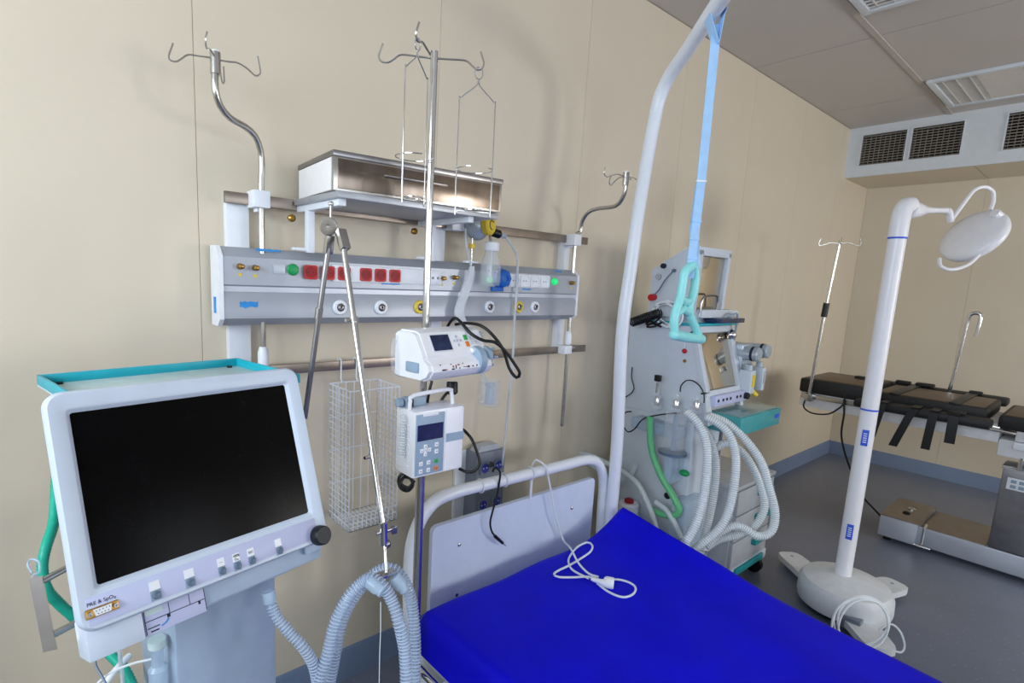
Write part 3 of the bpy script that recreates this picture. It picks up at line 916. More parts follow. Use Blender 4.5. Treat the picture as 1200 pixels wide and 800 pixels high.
# blue collar, plunger drive and syringe cradle at the right-hand end
B().lathe([(.022, 0), (.036, .002), (.036, .024), (.030, .030), (1e-6, .030)], MS @ Matrix(((0, 0, 1, .052), (0, 1, 0, -.018), (-1, 0, 0, .010), (0, 0, 0, 1))), 24).build('collar', 'pump_blue', sp)
B().box2((.045, .002, -.01), (.085, .014, .022), .003, MS).build('plunger_guard', 'pump_white', sp)
B().lathe([(.010, 0), (.014, .002), (.026, .008), (.026, .020), (.018, .026), (.010, .027), (1e-6, .022)], MS @ Matrix(((0, 0, 1, .088), (0, 1, 0, -.010), (-1, 0, 0, .010), (0, 0, 0, 1))), 20).build('plunger_drive', 'pump_blue', sp)
for (y, z) in ((.012, .02), (-.036, .02), (-.012, .036)):
    B().cyl((.108, -.010 + y * .2, .010), (.128, y, z), .004, .003, 8, MS).build('plunger_finger', 'pump_blue', sp)
B().box2((.05, -.046, -.05), (.135, .050, -.02), .012, MS).build('drive_cover', 'clear_blue', sp)
B().tube(spline([(-.10, .05, -.08), (-.128, .03, -.075), (-.136, -.01, -.07), (-.125, -.045, -.07), (-.095, -.055, -.07)], .008), .006, 10, False, MS).build('side_loop', 'clear', sp)
w0 = MS.inverted() @ Vector((SX, SY, 1.36))
B().box2((w0.x - .028, -.03, w0.z - .03), (w0.x + .028, .03, w0.z + .03), .005, MS).build('pole_clamp', 'black', sp)

# ---- infusion pump
IY = 1.085
ip = thing('infusion_pump', 'white boxy infusion pump with blue keypad below the syringe pump', 'infusion pump', (.80, IY + .04, 1.0))
IM = Matrix(((1, 0, 0, 0), (0, 0, -1, IY), (0, 1, 0, 0), (0, 0, 0, 1)))    # local (x, z, towards room)
tl, tr, bl, br_ = (0.727, 1.085, 1.165), (0.884, 1.085, 1.169), (0.731, 1.085, 0.996), (0.891, 1.085, 0.99)
ix0, ix1, iz0, iz1 = .772, .772 + (tr[0] - tl[0]) + .002, (bl[2] + br_[2]) / 2, (tl[2] + tr[2]) / 2
ix0 = (tl[0] + bl[0]) / 2
ix1 = (tr[0] + br_[0]) / 2
iw, ih = ix1 - ix0, iz1 - iz0
IB = .085                                          # depth of the body
B().box2((ix0, iz0, -IB), (ix1, iz1, 0), .006, IM).build('housing', 'pump_white', ip)
B().box2((ix0 + .006, iz0 + .006, -.001), (ix0 + iw * .59, iz1 - .008, .0025), .001, IM).build('keypad', 'pump_blue', ip)
B().box2((ix0 + iw * .16, iz1 - .014, .0005), (ix0 + iw * .46, iz1 - .005, .004), .001, IM).build('latch', 'pump_white', ip)
B().box2((ix0 + iw * .06, iz0 + ih * .56, .002), (ix0 + iw * .56, iz0 + ih * .80, .0035), 0, IM).build('screen', 'navy_screen', ip)
for (fx, fz) in ((.22, .47), (.22, .35), (.15, .41), (.30, .41), (.225, .41)):
    k = B().box2((ix0 + iw * fx - .005, iz0 + ih * fz - .005, .002), (ix0 + iw * fx + .005, iz0 + ih * fz + .005, .0045), .001, IM).build('arrow_key', 'pump_white', ip)
    B().box2((ix0 + iw * fx - .001, iz0 + ih * fz - .001, .0045), (ix0 + iw * fx + .001, iz0 + ih * fz + .001, .005), 0, IM).build('mark', 'ink', k)
for (fx, fz, m, nm) in ((.44, .47, 'pump_white', 'key'), (.44, .365, 'pump_white', 'key'), (.14, .215, 'pump_white', 'key'), (.29, .215, 'pump_white', 'key'), (.14, .10, 'pump_white', 'key'),
                        (.29, .10, 'pump_white', 'key'), (.44, .215, 'button_green', 'start_key'), (.44, .10, 'orange', 'stop_key')):
    k = B().box2((ix0 + iw * fx - .0055, iz0 + ih * fz - .0055, .002), (ix0 + iw * fx + .0055, iz0 + ih * fz + .0055, .0045), .001, IM).build(nm, m, ip)
    B().box2((ix0 + iw * fx - .002, iz0 + ih * fz - .0008, .0045), (ix0 + iw * fx + .002, iz0 + ih * fz + .0008, .005), 0, IM).build('mark', 'ink', k)
B().box2((ix0 + iw * .63, iz0 + .004, -.001), (ix1 - .002, iz1 - .004, .002), .001, IM).build('door', 'pump_white', ip)
B().box2((ix0 + iw * .63, iz0 + ih * .475, .002), (ix1 - .001, iz0 + ih * .605, .0035), 0, IM).build('door_band', 'pump_blue', ip)
for k in range(16):
    z = iz0 + .02 + k * (ih - .05) / 16
    B().box2((ix0 - .003, z, -IB + .01), (ix0 + .001, z + .004, -.02), 0, IM).build('side_fin', 'pump_white', ip)
hp = [(ix0 + .008, iz1 - .002, -.035), (ix0 + .010, iz1 + .022, -.035), (ix0 + .020, iz1 + .034, -.035), (ix1 - .030, iz1 + .040, -.035), (ix1 - .018, iz1 + .030, -.035), (ix1 - .012, iz1 - .002, -.035)]
B().tube(spline(hp, .008), .0055, 10, False, IM).build('carry_handle', 'pump_white', ip)
B().box2((ix0 + .01, iz1 + .0, -.08), (ix0 + .07, iz1 + .024, -.05), .004, IM).build('pole_clamp', 'pump_blue', ip)
B().box2((ix0 + .012, iz1 + .002, -.05), (ix0 + .028, iz1 + .022, -.045), .002, IM).build('clamp_plate', 'black', ip)
B().lathe([(.008, 0), (.012, .003), (.012, .016), (1e-6, .018)], Matrix.Translation((ix0 + .005, IY + .065, iz1 + .012)) @ Matrix.Rotation(math.radians(-90), 4, 'Y'), 10).build('clamp_knob', 'pump_blue', ip)
B().box((SX, SY, 1.06), (.05, .03, .05), .004).build('rear_clamp', 'black', ip)
B().box((SX, (SY + IY + IB) / 2, 1.06), (.03, SY - IY - IB + .01, .03), .002).build('clamp_bridge', 'black', ip)

# spiral wire on the left side of the pump
cc = []
for k in range(15 * 10):
    a = 2 * math.pi * k / 10
    z = iz1 - .012 - k * (ih * .62) / 150
    cc.append((ix0 - .014 + .007 * math.cos(a), IY + .03 + .007 * math.sin(a), z))
B().tube(cc, .0017, 5).build('coiled_cord', 'cable_white', ip)

# ---- cables at the pumps
soft('pump_cable', 'black cable looping over the right end of the syringe pump',
     [(0.879, 1.163, 1.367), (0.875, 1.144, 1.385), (0.873, 1.121, 1.397), (0.861, 1.077, 1.387), (0.865, 1.043, 1.364), (0.887, 1.022, 1.349), (0.917, 1.009, 1.344), (0.943, 0.997, 1.322), (0.965, 0.986, 1.292), (0.982, 0.979, 1.265), (0.982, 0.99, 1.251), (0.969, 1.005, 1.273), (0.952, 1.016, 1.324), (0.925, 1.033, 1.363), (0.909, 1.063, 1.383), (0.899, 1.111, 1.384), (0.898, 1.15, 1.377)],
     .0042, 'black', 'cable', 10, step=.008)
soft('pump_cable', 'black cable looping out to the right of the infusion pump',
     [(0.912, 1.134, 1.092), (0.918, 1.114, 1.084), (0.925, 1.091, 1.065), (0.934, 1.077, 1.031), (0.938, 1.069, 1.003), (0.927, 1.073, 0.982), (0.911, 1.085, 0.976), (0.899, 1.109, 0.981)], .0042, 'black', 'cable', 10, step=.008)
pc = soft('pump_cable', 'black cable with round plug running between the two pumps behind the carrying handle',
     [(0.902, 1.151, 1.206), (0.89, 1.158, 1.192), (0.876, 1.166, 1.172), (0.87, 1.168, 1.153), (0.875, 1.168, 1.114)], .0042, 'black', 'cable', 10, step=.008)
soft('pump_cable', 'thin black cable running along the drip stand between the two pumps',
     [(0.827, 1.152, 1.227), (0.82, 1.152, 1.2), (0.82, 1.159, 1.166), (0.826, 1.162, 1.141)], .0038, 'black', 'cable', 10, step=.008)
B().lathe([(.014, 0), (.016, .004), (.016, .03), (.010, .036), (1e-6, .036)], align((0.899, 1.156, 1.218), (0.897, 1.152, 1.192)), 14).build('plug', 'black', pc)
cb = [(0.771, 1.162, 0.98), (0.752, 1.175, 0.972), (0.746, 1.177, 0.956), (0.75, 1.17, 0.936), (0.764, 1.157, 0.93), (0.776, 1.151, 0.946), (0.77, 1.159, 0.964), (0.761, 1.179, 0.96), (0.754, 1.181, 0.941), (0.764, 1.17, 0.93), (0.777, 1.161, 0.935), (0.78, 1.162, 0.956), (0.768, 1.174, 0.967), (0.751, 1.172, 0.949), (0.766, 1.157, 0.939), (0.78, 1.15, 0.958)]
soft('cable_bundle', 'small black bundle of cable under the lower left corner of the infusion pump', cb, .0042, 'black', 'cable', 8, step=.006)

# ================================================================== VENTILATOR
def rrect(w, h, r, cx, cy, z, n=6):
    out = []
    for (sx, sy, a0_) in ((1, 1, 0), (-1, 1, 90), (-1, -1, 180), (1, -1, 270)):
        for k in range(n + 1):
            a = math.radians(a0_ + 90 * k / n)
            out.append((cx + sx * (w / 2 - r) + r * math.cos(a), cy + sy * (h / 2 - r) + r * math.sin(a), z))
    return out

def loft(b, loops, M=None, cap0=True, cap1=True):
    n = len(loops[0])
    vs_ = [p for l in loops for p in l]
    fs = []
    for i in range(len(loops) - 1):
        for k in range(n):
            j = (k + 1) % n
            fs.append((i * n + k, i * n + j, (i + 1) * n + j, (i + 1) * n + k))
    if cap0:
        fs.append(tuple(reversed(range(n))))
    if cap1:
        fs.append(tuple((len(loops) - 1) * n + k for k in range(n)))
    return b._add(vs_, fs, M)

MV = Matrix(((0.9826, -0.0615, 0.1751, 0.227), (0.1856, 0.3253, -0.9272, 0.975), (0, 0.9436, 0.3311, 1.137), (0, 0, 0, 1)))
YAW = math.degrees(math.atan2(.1856, .9826))
ve = thing('ventilator', 'white ventilator with large black touch screen and control knob in the foreground', 'ventilator', (.30, 1.12, 0))
s_tl, s_tr, s_br, s_bl = (-0.1747, 0.1481), (0.1874, 0.1404), (0.1737, -0.122), (-0.1864, -0.109)
sx0, sx1 = (s_tl[0] + s_bl[0]) / 2, (s_tr[0] + s_br[0]) / 2
sz0, sz1 = (s_bl[1] + s_br[1]) / 2, (s_tl[1] + s_tr[1]) / 2
scx, scy, sw_, sh_ = (sx0 + sx1) / 2, (sz0 + sz1) / 2, sx1 - sx0, sz1 - sz0
W, Hh = .425, .357
b = B()
loft(b, [rrect(W - .03, Hh - .03, .02, 0, 0, -.045), rrect(W - .006, Hh - .006, .022, 0, 0, -.03), rrect(W, Hh, .024, 0, 0, -.018), rrect(W, Hh, .024, 0, 0, -.006), rrect(W - .008, Hh - .008, .022, 0, 0, 0),
         rrect(sw_ + .016, sh_ + .016, .008, scx, scy, 0), rrect(sw_ + .010, sh_ + .010, .006, scx, scy, -.002), rrect(sw_, sh_, .004, scx, scy, -.009)], MV)
b.build('bezel', 'vent_body', ve, sharp=50)
loft(B(), [rrect(sw_ + .002, sh_ + .002, .004, scx, scy, -.0088), rrect(sw_ + .002, sh_ + .002, .004, scx, scy, -.0082)], MV).build('screen', 'black_screen', ve)
b = B()
loft(b, [rrect(.30, .20, .03, 0, .02, -.19), rrect(.37, .29, .03, 0, .005, -.12), rrect(.39, .32, .02, 0, 0, -.044)], MV)
b.build('rear_shell', 'vent_body', ve, sharp=50)
# control strip below the screen
B().box2((-.200, -.1685, -.001), (.185, -.1285, .0012), .0005, MV).build('control_strip', 'vent_strip', ve)
labels = [None, None, '—', '100%\nO2', 'SEC', None]
for k, (bx, tx) in enumerate((((-0.1102, -0.1589), ''), ((-0.0579, -0.1599), ''), ((-0.0054, -0.1609), '—'), ((0.0216, -0.1624), '100%\nO₂'), ((0.0484, -0.1627), 'SEC'), ((0.1021, -0.1638), ''))):
    x, y = bx[0], bx[1]
    w = .0155 if k in (0, 1) else .0125
    B().box2((x - w / 2, y - .008, .0012), (x + w / 2, y + .0075, .0024), .0005, MV).build('button_plate', 'button_grey', ve)
    lb = B().box2((x - w / 2, y + .0078, .0012), (x + w / 2, y + .0215, .0018), 0, MV).build('button_label', 'white_plastic', ve)
    if tx:
        B().text(tx, .0058, MV @ Matrix.Translation((x, y + .0146, .002))).build('lettering', 'ink', lb)
    B().lathe([(.0062, .0024), (.0062, .005), (.005, .0066), (.003, .0062), (1e-6, .0055)], MV @ Matrix.Translation((x, y, 0)), 18).build('button', 'button_dark', ve)
kx = (0.188, -0.164)
B().lathe([(.019, 0), (.0195, .003), (.0185, .018), (.016, .0215), (1e-6, .0215)], MV @ Matrix.Translation((kx[0], kx[1], 0)), 32).build('rotary_knob', 'knob', ve)
dx = (-0.182, -0.1509)
o = B().box2((dx[0] - .021, dx[1] - .0068, .001), (dx[0] + .021, dx[1] + .0068, .0035), .001, MV).build('serial_port', 'brass', ve)
b = B()
b.prism([(-.0115, .0048), (.0115, .0048), (.0098, -.0048), (-.0098, -.0048)], .003, MV @ Matrix.Translation((dx[0], dx[1], .0035)))
b.build('port_shell', 'white_plastic', o)
for r_ in range(2):
    for q in range(5 - r_):
        B().cyl(((q - 2 + r_ * .5) * .0042, .0022 - r_ * .0044, .0066), ((q - 2 + r_ * .5) * .0042, .0022 - r_ * .0044, .0071), .0008, None, 6, MV @ Matrix.Translation((dx[0], dx[1], 0))).build('pin', 'ink', o)
for s in (-1, 1):
    B().lathe([(.0036, 0), (.0036, .004), (.002, .004), (.0018, .001), (1e-6, .001)], MV @ Matrix.Translation((dx[0] + s * .0165, dx[1], .0035)), 6).build('jack_screw', 'steel_bright', o)
tx = (-0.1822, -0.1371)
B().text('PRE & SpO₂', .0075, MV @ Matrix.Translation((tx[0] + .001, tx[1] - .001, .0014))).build('lettering', 'ink', ve)
# module under the bezel
B().box2((-.203, -.222, -.075), (-.128, -.168, -.016), .003, MV).build('sensor_module', 'vent_body', ve)
for x in (-.175, -.140):
    B().cyl((x, -.2215, -.03), (x, -.2235, -.03), .004, None, 10, MV).build('module_screw', 'knob', ve)
B().box2((-.127, -.214, -.085), (.205, -.168, -.030), .003, MV).build('lower_housing', 'vent_column', ve)
p0 = B().box2((-.125, -.221, -.031), (-.030, -.174, -.024), .001, MV).build('sticker_plate', 'vent_strip', ve)
for (x0_, x1_, y0_, y1_, m) in ((-.123, -.032, -.2002, -.199, 'ink'), (-.088, -.087, -.199, -.176, 'ink'), (-.056, -.055, -.199, -.176, 'ink'), (-.122, -.097, -.191, -.180, 'tray_floor'),
                                (-.122, -.104, -.2115, -.210, 'ink'), (-.118, -.106, -.2175, -.2155, 'ink'), (-.092, -.087, -.205, -.200, 'ink'), (-.0425, -.039, -.205, -.200, 'ink'), (-.0315, -.0305, -.219, -.176, 'ink'), (-.1245, -.1235, -.219, -.176, 'ink')):
    B().box2((x0_, y0_, -.024), (x1_, y1_, -.0236), 0, MV).build('print_mark', m, p0)
B().tube(spline([(-.102, -.2135, -.0238), (-.095, -.211, -.0238), (-.090, -.206, -.0238)], .002), .0012, 6, False, MV).build('print_mark', 'blue_film', p0)
B().box2((.165, -.196, -.028), (.203, -.176, -.018), .003, MV).build('small_foot', 'vent_column', ve)
B().cyl((.196, -.182, -.03), (.196, -.188, -.025), .005, None, 10, MV).build('module_screw', 'knob', ve)
# pedestal
MC = zrot((.255, 1.105, 0), YAW)
B().box2((-.105, -.09, .18), (.095, .09, .96), .012, MC).build('column', 'vent_column', ve)
B().box2((-.13, -.11, .88), (.13, .11, .95), .02, MC).build('neck', 'vent_body', ve)
loft(B(), [rrect(.46, .56, .1, 0, 0, .09), rrect(.48, .58, .1, 0, 0, .11), rrect(.46, .56, .1, 0, 0, .15), rrect(.26, .26, .06, 0, 0, .20)], MC).build('trolley_base', 'vent_body', ve)
for (x, y) in ((-.2, -.25), (.2, -.25), (-.2, .25), (.2, .25)):
    B().cyl((x - .014, y, .042), (x + .014, y, .042), .042, None, 20, MC).build('caster', 'black_rubber', ve)
    B().box2((x - .02, y - .02, .06), (x + .02, y + .02, .095), .006, MC).build('caster_fork', 'vent_column', ve)
# tray with teal rim on top of the ventilator
MT = zrot((.227, .975, 0), YAW)
ty0, ty1, tx0, tx1, tz = .07, .34, -.162, .228, 1.264
B().box2((tx0, ty0, tz), (tx1, ty1, tz + .004), .001, MT).build('tray_floor', 'tray_floor', ve)
for q in ((tx0, ty1 - .006, tx1, ty1), (tx0, ty0, tx0 + .006, ty1), (tx1 - .006, ty0, tx1, ty1)):
    B().box2((q[0], q[1], tz + .002), (q[2], q[3], tz + .022), .0015, MT).build('tray_rim', 'teal', ve)
for x in (tx0 + .03, tx1 - .03):
    B().cyl((x, ty1 - .02, tz + .004), (x, ty1 - .02, tz + .008), .006, None, 14, MT).build('tray_screw', 'knob', ve)
B().box2((-.12, .08, 1.12), (.14, .30, tz), .01, MT).build('tray_bracket', 'vent_body', ve)
# steel side handle
h0, h1 = Vector((-0.018, 1.124, 0.959)), Vector((-0.006, 1.054, 0.856))
hd = (h1 - h0).normalized()
sd = Vector((.97, -.2, 0))
b = B()
b.ribbon([h0, h1], sd, .018, .009)
hb = b.build('side_handle', 'steel_bright', ve)
for px, c in ((h0 + hd * .012, (0.029, 1.173, 0.939)), (h1 - hd * .022, (0.036, 1.124, 0.853))):
    B().cyl(px, c, .006, None, 12).build('handle_rod', 'steel', hb)
# teal corrugated hose behind the ventilator
tag(ridged([(0.037, 1.405, 1.15), (0.024, 1.357, 1.053), (0.014, 1.299, 0.985), (-0.001, 1.253, 0.954), (-0.009, 1.239, 0.919), (-0.005, 1.228, 0.879), (0.013, 1.232, 0.838), (0.032, 1.235, 0.804), (0.057, 1.243, 0.751), (0.084, 1.19, 0.728), (0.104, 1.144, 0.71), (0.116, 1.115, 0.677)], .0095, .006, .0008, 12).build('teal_hose', 'hose_teal', sharp=180),
    'teal-green corrugated hose hanging behind the left edge of the ventilator', 'hose')
# clear water trap, thin cords under the module
wt = thing('water_trap', 'clear plastic water trap hanging under the ventilator module', 'water trap', (0.141, 1.005, 0.757))
wp = Vector((0.143, 1.018, 0.83))
B().lathe([(.013, 0), (.013, -.012), (.010, -.016), (.010, -.045), (.016, -.052), (.016, -.10), (.012, -.11), (1e-6, -.11)], Matrix.Translation(wp), 20).build('trap_body', 'clear_blue', wt)
B().cyl(wp + Vector((0, 0, .006)), wp + Vector((0, 0, -.008)), .0145, None, 20).build('trap_collar', 'tray_floor', wt)
soft('sensor_cord', None, [(0.055, 1.085, 0.801), (0.055, 1.069, 0.79), (0.061, 1.05, 0.78), (0.071, 1.024, 0.759)], .0022, 'button_dark', None, 6, parent=ve)
soft('sensor_cord', None, [(0.137, 1.04, 0.785), (0.114, 1.046, 0.785), (0.088, 1.054, 0.78), (0.065, 1.058, 0.771), (0.041, 1.059, 0.749)], .0022, 'cable_white', None, 6, parent=ve)
soft('drain_tube', 'thin clear tube hanging straight down behind the water trap', [(0.093, 1.091, 0.79), (0.093, 1.087, 0.77), (0.094, 1.081, 0.747), (0.093, 1.075, 0.713)], .0035, 'tube_soft', 'tube', 8)
soft('column_tube', 'white tube running diagonally down from the ventilator column', [(0.112, 1.132, 0.746), (0.096, 1.118, 0.744), (0.078, 1.105, 0.735), (0.058, 1.103, 0.711)], .006, 'white_plastic', 'tube', 10)
tag(B().tube(spline([(-0.023, 1.141, 0.959), (-0.028, 1.16, 0.967), (-0.024, 1.158, 0.978), (-0.013, 1.137, 0.98), (-0.013, 1.121, 0.968), (-0.022, 1.116, 0.967)], .004), .0022, 6).build('cable_tie', 'clear_blue'), 'pale blue tie knotted round the top of the ventilator side handle', 'tie')

# ================================================================== HOSE SUPPORT ARM
sa = thing('hose_support_arm', 'hinged steel hose support arm rising behind the ventilator', 'support arm', (0.488, 1.164, 1.206))
jt = Vector((0.518, 1.114, 1.604))
fw = Vector((-.45, -.88, -.1)).normalized()
lb0, lb1 = Vector((0.518, 1.121, 1.572)), Vector((0.479, 1.163, 1.167))
B().cyl(lb0, lb1, .0062, None, 16).build('rear_bar', 'steel_dark', sa)
rb0, rb1 = Vector((0.533, 1.09, 1.576)), Vector((0.521, 0.874, 1.005))
B().cyl(rb0, rb1, .0065, None, 16).build('front_bar', 'steel_bright', sa)
B().lathe([(.0185, -.012), (.0195, -.008), (.0195, .010), (.0175, .013), (.006, .014), (1e-6, .013)], align(Vector((0.516, 1.121, 1.599)), Vector((0.516, 1.121, 1.599)) + fw), 28).build('hinge_disc', 'steel_bright', sa)
B().box((0, 0, -.012), (.018, .016, .04), .002, align(lb0, jt)).build('clevis', 'steel', sa)
B().box((0, 0, -.006), (.02, .018, .046), .002, align(rb0, Vector((0.532, 1.11, 1.613)))).build('clevis', 'steel', sa)
B().cyl(Vector((0.521, 1.12, 1.612)), Vector((0.523, 1.124, 1.645)), .0035, None, 10).build('lever', 'steel', sa)
B().sphere(Vector((0.523, 1.125, 1.647)), .006, n=12, m=8).build('lever_ball', 'steel_bright', sa)
q = Vector((0.5, 1.135, 1.41))
B().cyl(q + (lb1 - lb0).normalized() * .012, q - (lb1 - lb0).normalized() * .012, .0085, None, 14).build('bar_collar', 'steel_dark', sa)
for px, d in (((417, 381), 1.13), ((440, 540), 1.09)):
    pass
for t in (.30, .765):
    q = rb0.lerp(rb1, t)
    c = B().cyl(q - (rb1 - rb0).normalized() * .006, q + (rb1 - rb0).normalized() * .006, .0085, None, 14).build('bar_collar', 'steel_bright', sa)
    B().cyl(q, q + Vector((-.022, -.006, 0)), .0035, None, 10).build('set_screw', 'steel_bright', c)
e = rb1
B().cyl(e + Vector((0, 0, .012)), e + Vector((.002, 0, -.035)), .0085, None, 14).build('clamp_barrel', 'steel_bright', sa)
B().cyl(e + Vector((-.016, 0, -.008)), e + Vector((.022, 0, -.008)), .0045, None, 10).build('clamp_bolt', 'steel', sa)
B().box(e + Vector((.024, -.002, -.01)), (.012, .008, .016), .002).build('wing_nut', 'steel_dark', sa)
B().sphere(e + Vector((.008, 0, -.036)), .010, n=12, m=8).build('ball_joint', 'steel_dark', sa)
r0, r1 = e + Vector((.004, 0, -.03)), Vector((0.515, 0.849, 0.92))
B().cyl(r0, r1, .0036, None, 10).build('hanging_rod', 'steel_bright', sa)
B().box(r1 + Vector((-.004, 0, .0)), (.05, .02, .008), .002).build('hose_yoke', 'steel', sa)
soft('thin_wire', 'thin bright wire hanging straight down between the hose arches', [(0.499, 0.84, 0.871), (0.495, 0.831, 0.814), (0.491, 0.826, 0.773), (0.485, 0.815, 0.69)], .0008, 'cable_white', 'wire', 5)

# ================================================================== BREATHING HOSES
HG = 'clear corrugated breathing hoses of the ventilator'
hf = corrugated('breathing_hose', 'clear corrugated breathing hose arching in front of the hanging rod', [(0.364, 0.85, 0.7), (0.38, 0.859, 0.74), (0.401, 0.864, 0.789), (0.419, 0.872, 0.839), (0.446, 0.872, 0.883), (0.472, 0.868, 0.906), (0.484, 0.849, 0.92), (0.494, 0.826, 0.914), (0.506, 0.811, 0.887), (0.509, 0.787, 0.851), (0.514, 0.774, 0.804), (0.508, 0.755, 0.747), (0.499, 0.74, 0.7)], .0115, 'hose', 'hose_rib', 'hose', HG)
hr = corrugated('breathing_hose', 'clear corrugated breathing hose arching behind the hanging rod', [(0.411, 0.902, 0.629), (0.423, 0.904, 0.688), (0.438, 0.906, 0.756), (0.456, 0.914, 0.81), (0.482, 0.914, 0.851), (0.508, 0.901, 0.888), (0.532, 0.885, 0.909), (0.551, 0.869, 0.905), (0.565, 0.852, 0.878), (0.572, 0.838, 0.836), (0.567, 0.818, 0.782), (0.557, 0.799, 0.713), (0.546, 0.782, 0.645)], .0115, 'hose', 'hose_rib', 'hose', HG)
cp = [(0.314, 0.934, 0.911), (0.316, 0.928, 0.891), (0.323, 0.917, 0.866), (0.339, 0.899, 0.839), (0.357, 0.879, 0.813), (0.373, 0.872, 0.779), (0.382, 0.868, 0.732), (0.385, 0.866, 0.669)]
hs = thing('breathing_hose', 'clear corrugated hose leaving the underside of the ventilator housing', 'hose', cp[0], HG)
corrugated('hose_body', None, cp[1:], .0098, 'hose', 'hose_rib', None, None, parent=hs)
B().cyl(cp[0], cp[1], .0125, .0115, 16).build('cuff', 'clear_blue', hs)
for (a_, b_, hh_) in (((0.475, 0.843, 0.921), (0.485, 0.82, 0.911), hf), ((0.527, 0.838, 0.915), (0.54, 0.823, 0.892), hr)):
    B().lathe([(.0125, 0), (.0135, .003), (.0135, .022), (.011, .026), (.011, .034)], align(a_, b_), 18).build('cuff', 'clear_blue', hh_)

# ================================================================== BED
bd = thing('hospital_bed', 'white hospital bed frame with tubular headboard under the blue mattress', 'bed', (1.38, .3, 0))
tube_pts = spline([(0.91, 1.345, 0.189), (0.906, 1.345, 0.408), (0.903, 1.345, 0.574), (0.916, 1.345, 0.679), (0.969, 1.345, 0.761), (1.065, 1.345, 0.79), (1.342, 1.345, 0.786), (1.625, 1.345, 0.781), (1.776, 1.345, 0.777), (1.854, 1.345, 0.745), (1.901, 1.345, 0.663), (1.909, 1.345, 0.511), (1.919, 1.345, 0.348)], .02)
tube_pts = [Vector((.985 if p.z < .2 else p.x, 1.345, p.z)) for p in tube_pts]
xa, xb = tube_pts[0].x, tube_pts[-1].x
B().tube([Vector((xa, 1.345, .14))] + tube_pts + [Vector((xb, 1.345, .14))], .021, 16).build('headboard_tube', 'white_metal', bd)
hz1 = .70
loft(B(), [rrect(1.845 - .992, .46, .024, 1.4185, .455, 0), rrect(1.845 - .992, .46, .024, 1.4185, .455, .018)], Matrix(((1, 0, 0, 0), (0, 0, -1, 1.365), (0, 1, 0, 0), (0, 0, 0, 1)))).build('headboard_panel', 'headboard', bd)
for pt in [(1.107, 1.347, 0.593), (1.702, 1.347, 0.581), (1.105, 1.347, 0.404), (1.708, 1.347, 0.39)]:
    B().lathe([(.007, 0), (.0068, .003), (.003, .005), (1e-6, .004)], Matrix(((1, 0, 0, pt[0]), (0, 0, -1, 1.347), (0, 1, 0, pt[2]), (0, 0, 0, 1))), 14).build('panel_screw', 'steel', bd)
for pt in [(1.189, 1.345, 0.789), (1.303, 1.345, 0.787), (1.44, 1.345, 0.786)]:
    B().tube([(pt[0] + dx_ , 1.345 + .024 * math.sin(a), pt[2] + .024 * math.cos(a)) for a, dx_ in [(2 * math.pi * k / 14, .003 * math.sin(2 * math.pi * k / 14)) for k in range(14)]], .0028, 6, True).build('cable_ring', 'white_metal', bd)
bx_ = (1.447, 1.345, 0.713)[0]
B().cyl((bx_, 1.345, .68), (bx_, 1.345, .775), .005, None, 8).build('panel_stay', 'white_metal', bd)
for x in (.93, 1.84):
    B().box2((x - .02, -.78, .255), (x + .02, 1.34, .315), .006).build('side_beam', 'white_metal', bd)
    B().cyl((x - .066 if x < 1 else x + .06, -.6, .315), (x - .066 if x < 1 else x + .06, 1.22, .315), .012, None, 12).build('side_rail', 'steel_bright', bd)
    for y in (1.1, .3, -.5):
        B().box2((x - .066 if x < 1 else x + .015, y - .02, .285), (x - .015 if x < 1 else x + .06, y + .02, .325), .004).build('rail_bracket', 'white_metal', bd)
B().box2((.91, -.77, .315), (1.86, 1.30, .335), .003).build('lying_surface', 'white_metal', bd)
for y in (-.75, .3, 1.2):
    B().box2((.95, y - .02, .26), (1.82, y + .02, .30), .004).build('cross_beam', 'white_metal', bd)
B().box2((1.0, -.4, .10), (1.78, -.34, .16), .006).build('lower_beam', 'white_metal', bd)
for (x, y) in ((xa, 1.345), (xb, 1.345), (.985, -.74), (1.80, -.74)):
    if y < 0:
        B().cyl((x, y, .12), (x, y, .75), .019, None, 14).build('foot_post', 'white_metal', bd)
    w = B().cyl((x - .016, y, .06), (x + .016, y, .06), .06, None, 24).build('caster', 'base_grey', bd)
    B().box2((x - .024, y - .03, .075), (x + .024, y + .03, .14), .008).build('caster_fork', 'white_metal', w)
B().box2((.99, -.765, .34), (1.79, -.735, .72), .006).build('footboard_panel', 'headboard', bd)

# ---- mattress in its blue cover
def interp(x, t):
    if x <= t[0][0]:
        return t[0][1]
    for (a, va), (c, vc) in zip(t[:-1], t[1:]):
        if x <= c:
            return va + (vc - va) * (x - a) / (c - a)
    return t[-1][1]
EDGE = ((-.75, .440), (.175, .453), (.40, .465), (.66, .488), (.915, .535), (1.183, .585), (1.3, .60))
mx0, mx1, my0, my1 = .882, 1.92, -.74, 1.255
def mtop(x, y):
    t = max(0, (x - 1.5) / (mx1 - 1.5))
    z0_ = .483
    wv = .0035 * math.sin(9 * x + 3 * y + 2 * math.sin(2.3 * y)) * math.sin(2.1 * y + x) + .0025 * math.sin(17 * (x - .4 * y) + 1.3 * math.sin(4 * y))
    return z0_ + (interp(y, EDGE) - z0_) * t ** 2.6 + wv
nx, ny = 60, 110
R_ = .022
vs_, fs_ = [], []
def gx(i, n, a, c):
    return a + (c - a) * i / n
for j in range(ny + 1):
    for i in range(nx + 1):
        x, y = gx(i, nx, mx0, mx1), gx(j, ny, my0, my1)
        dx_ = min(x - mx0, mx1 - x)
        dy_ = min(y - my0, my1 - y)
        z = mtop(x, y)
        for d_ in (dx_, dy_):
            if d_ < R_:
                z -= R_ - math.sqrt(max(0, R_ * R_ - (R_ - d_) ** 2))
        vs_.append(Vector((x, y, z)))
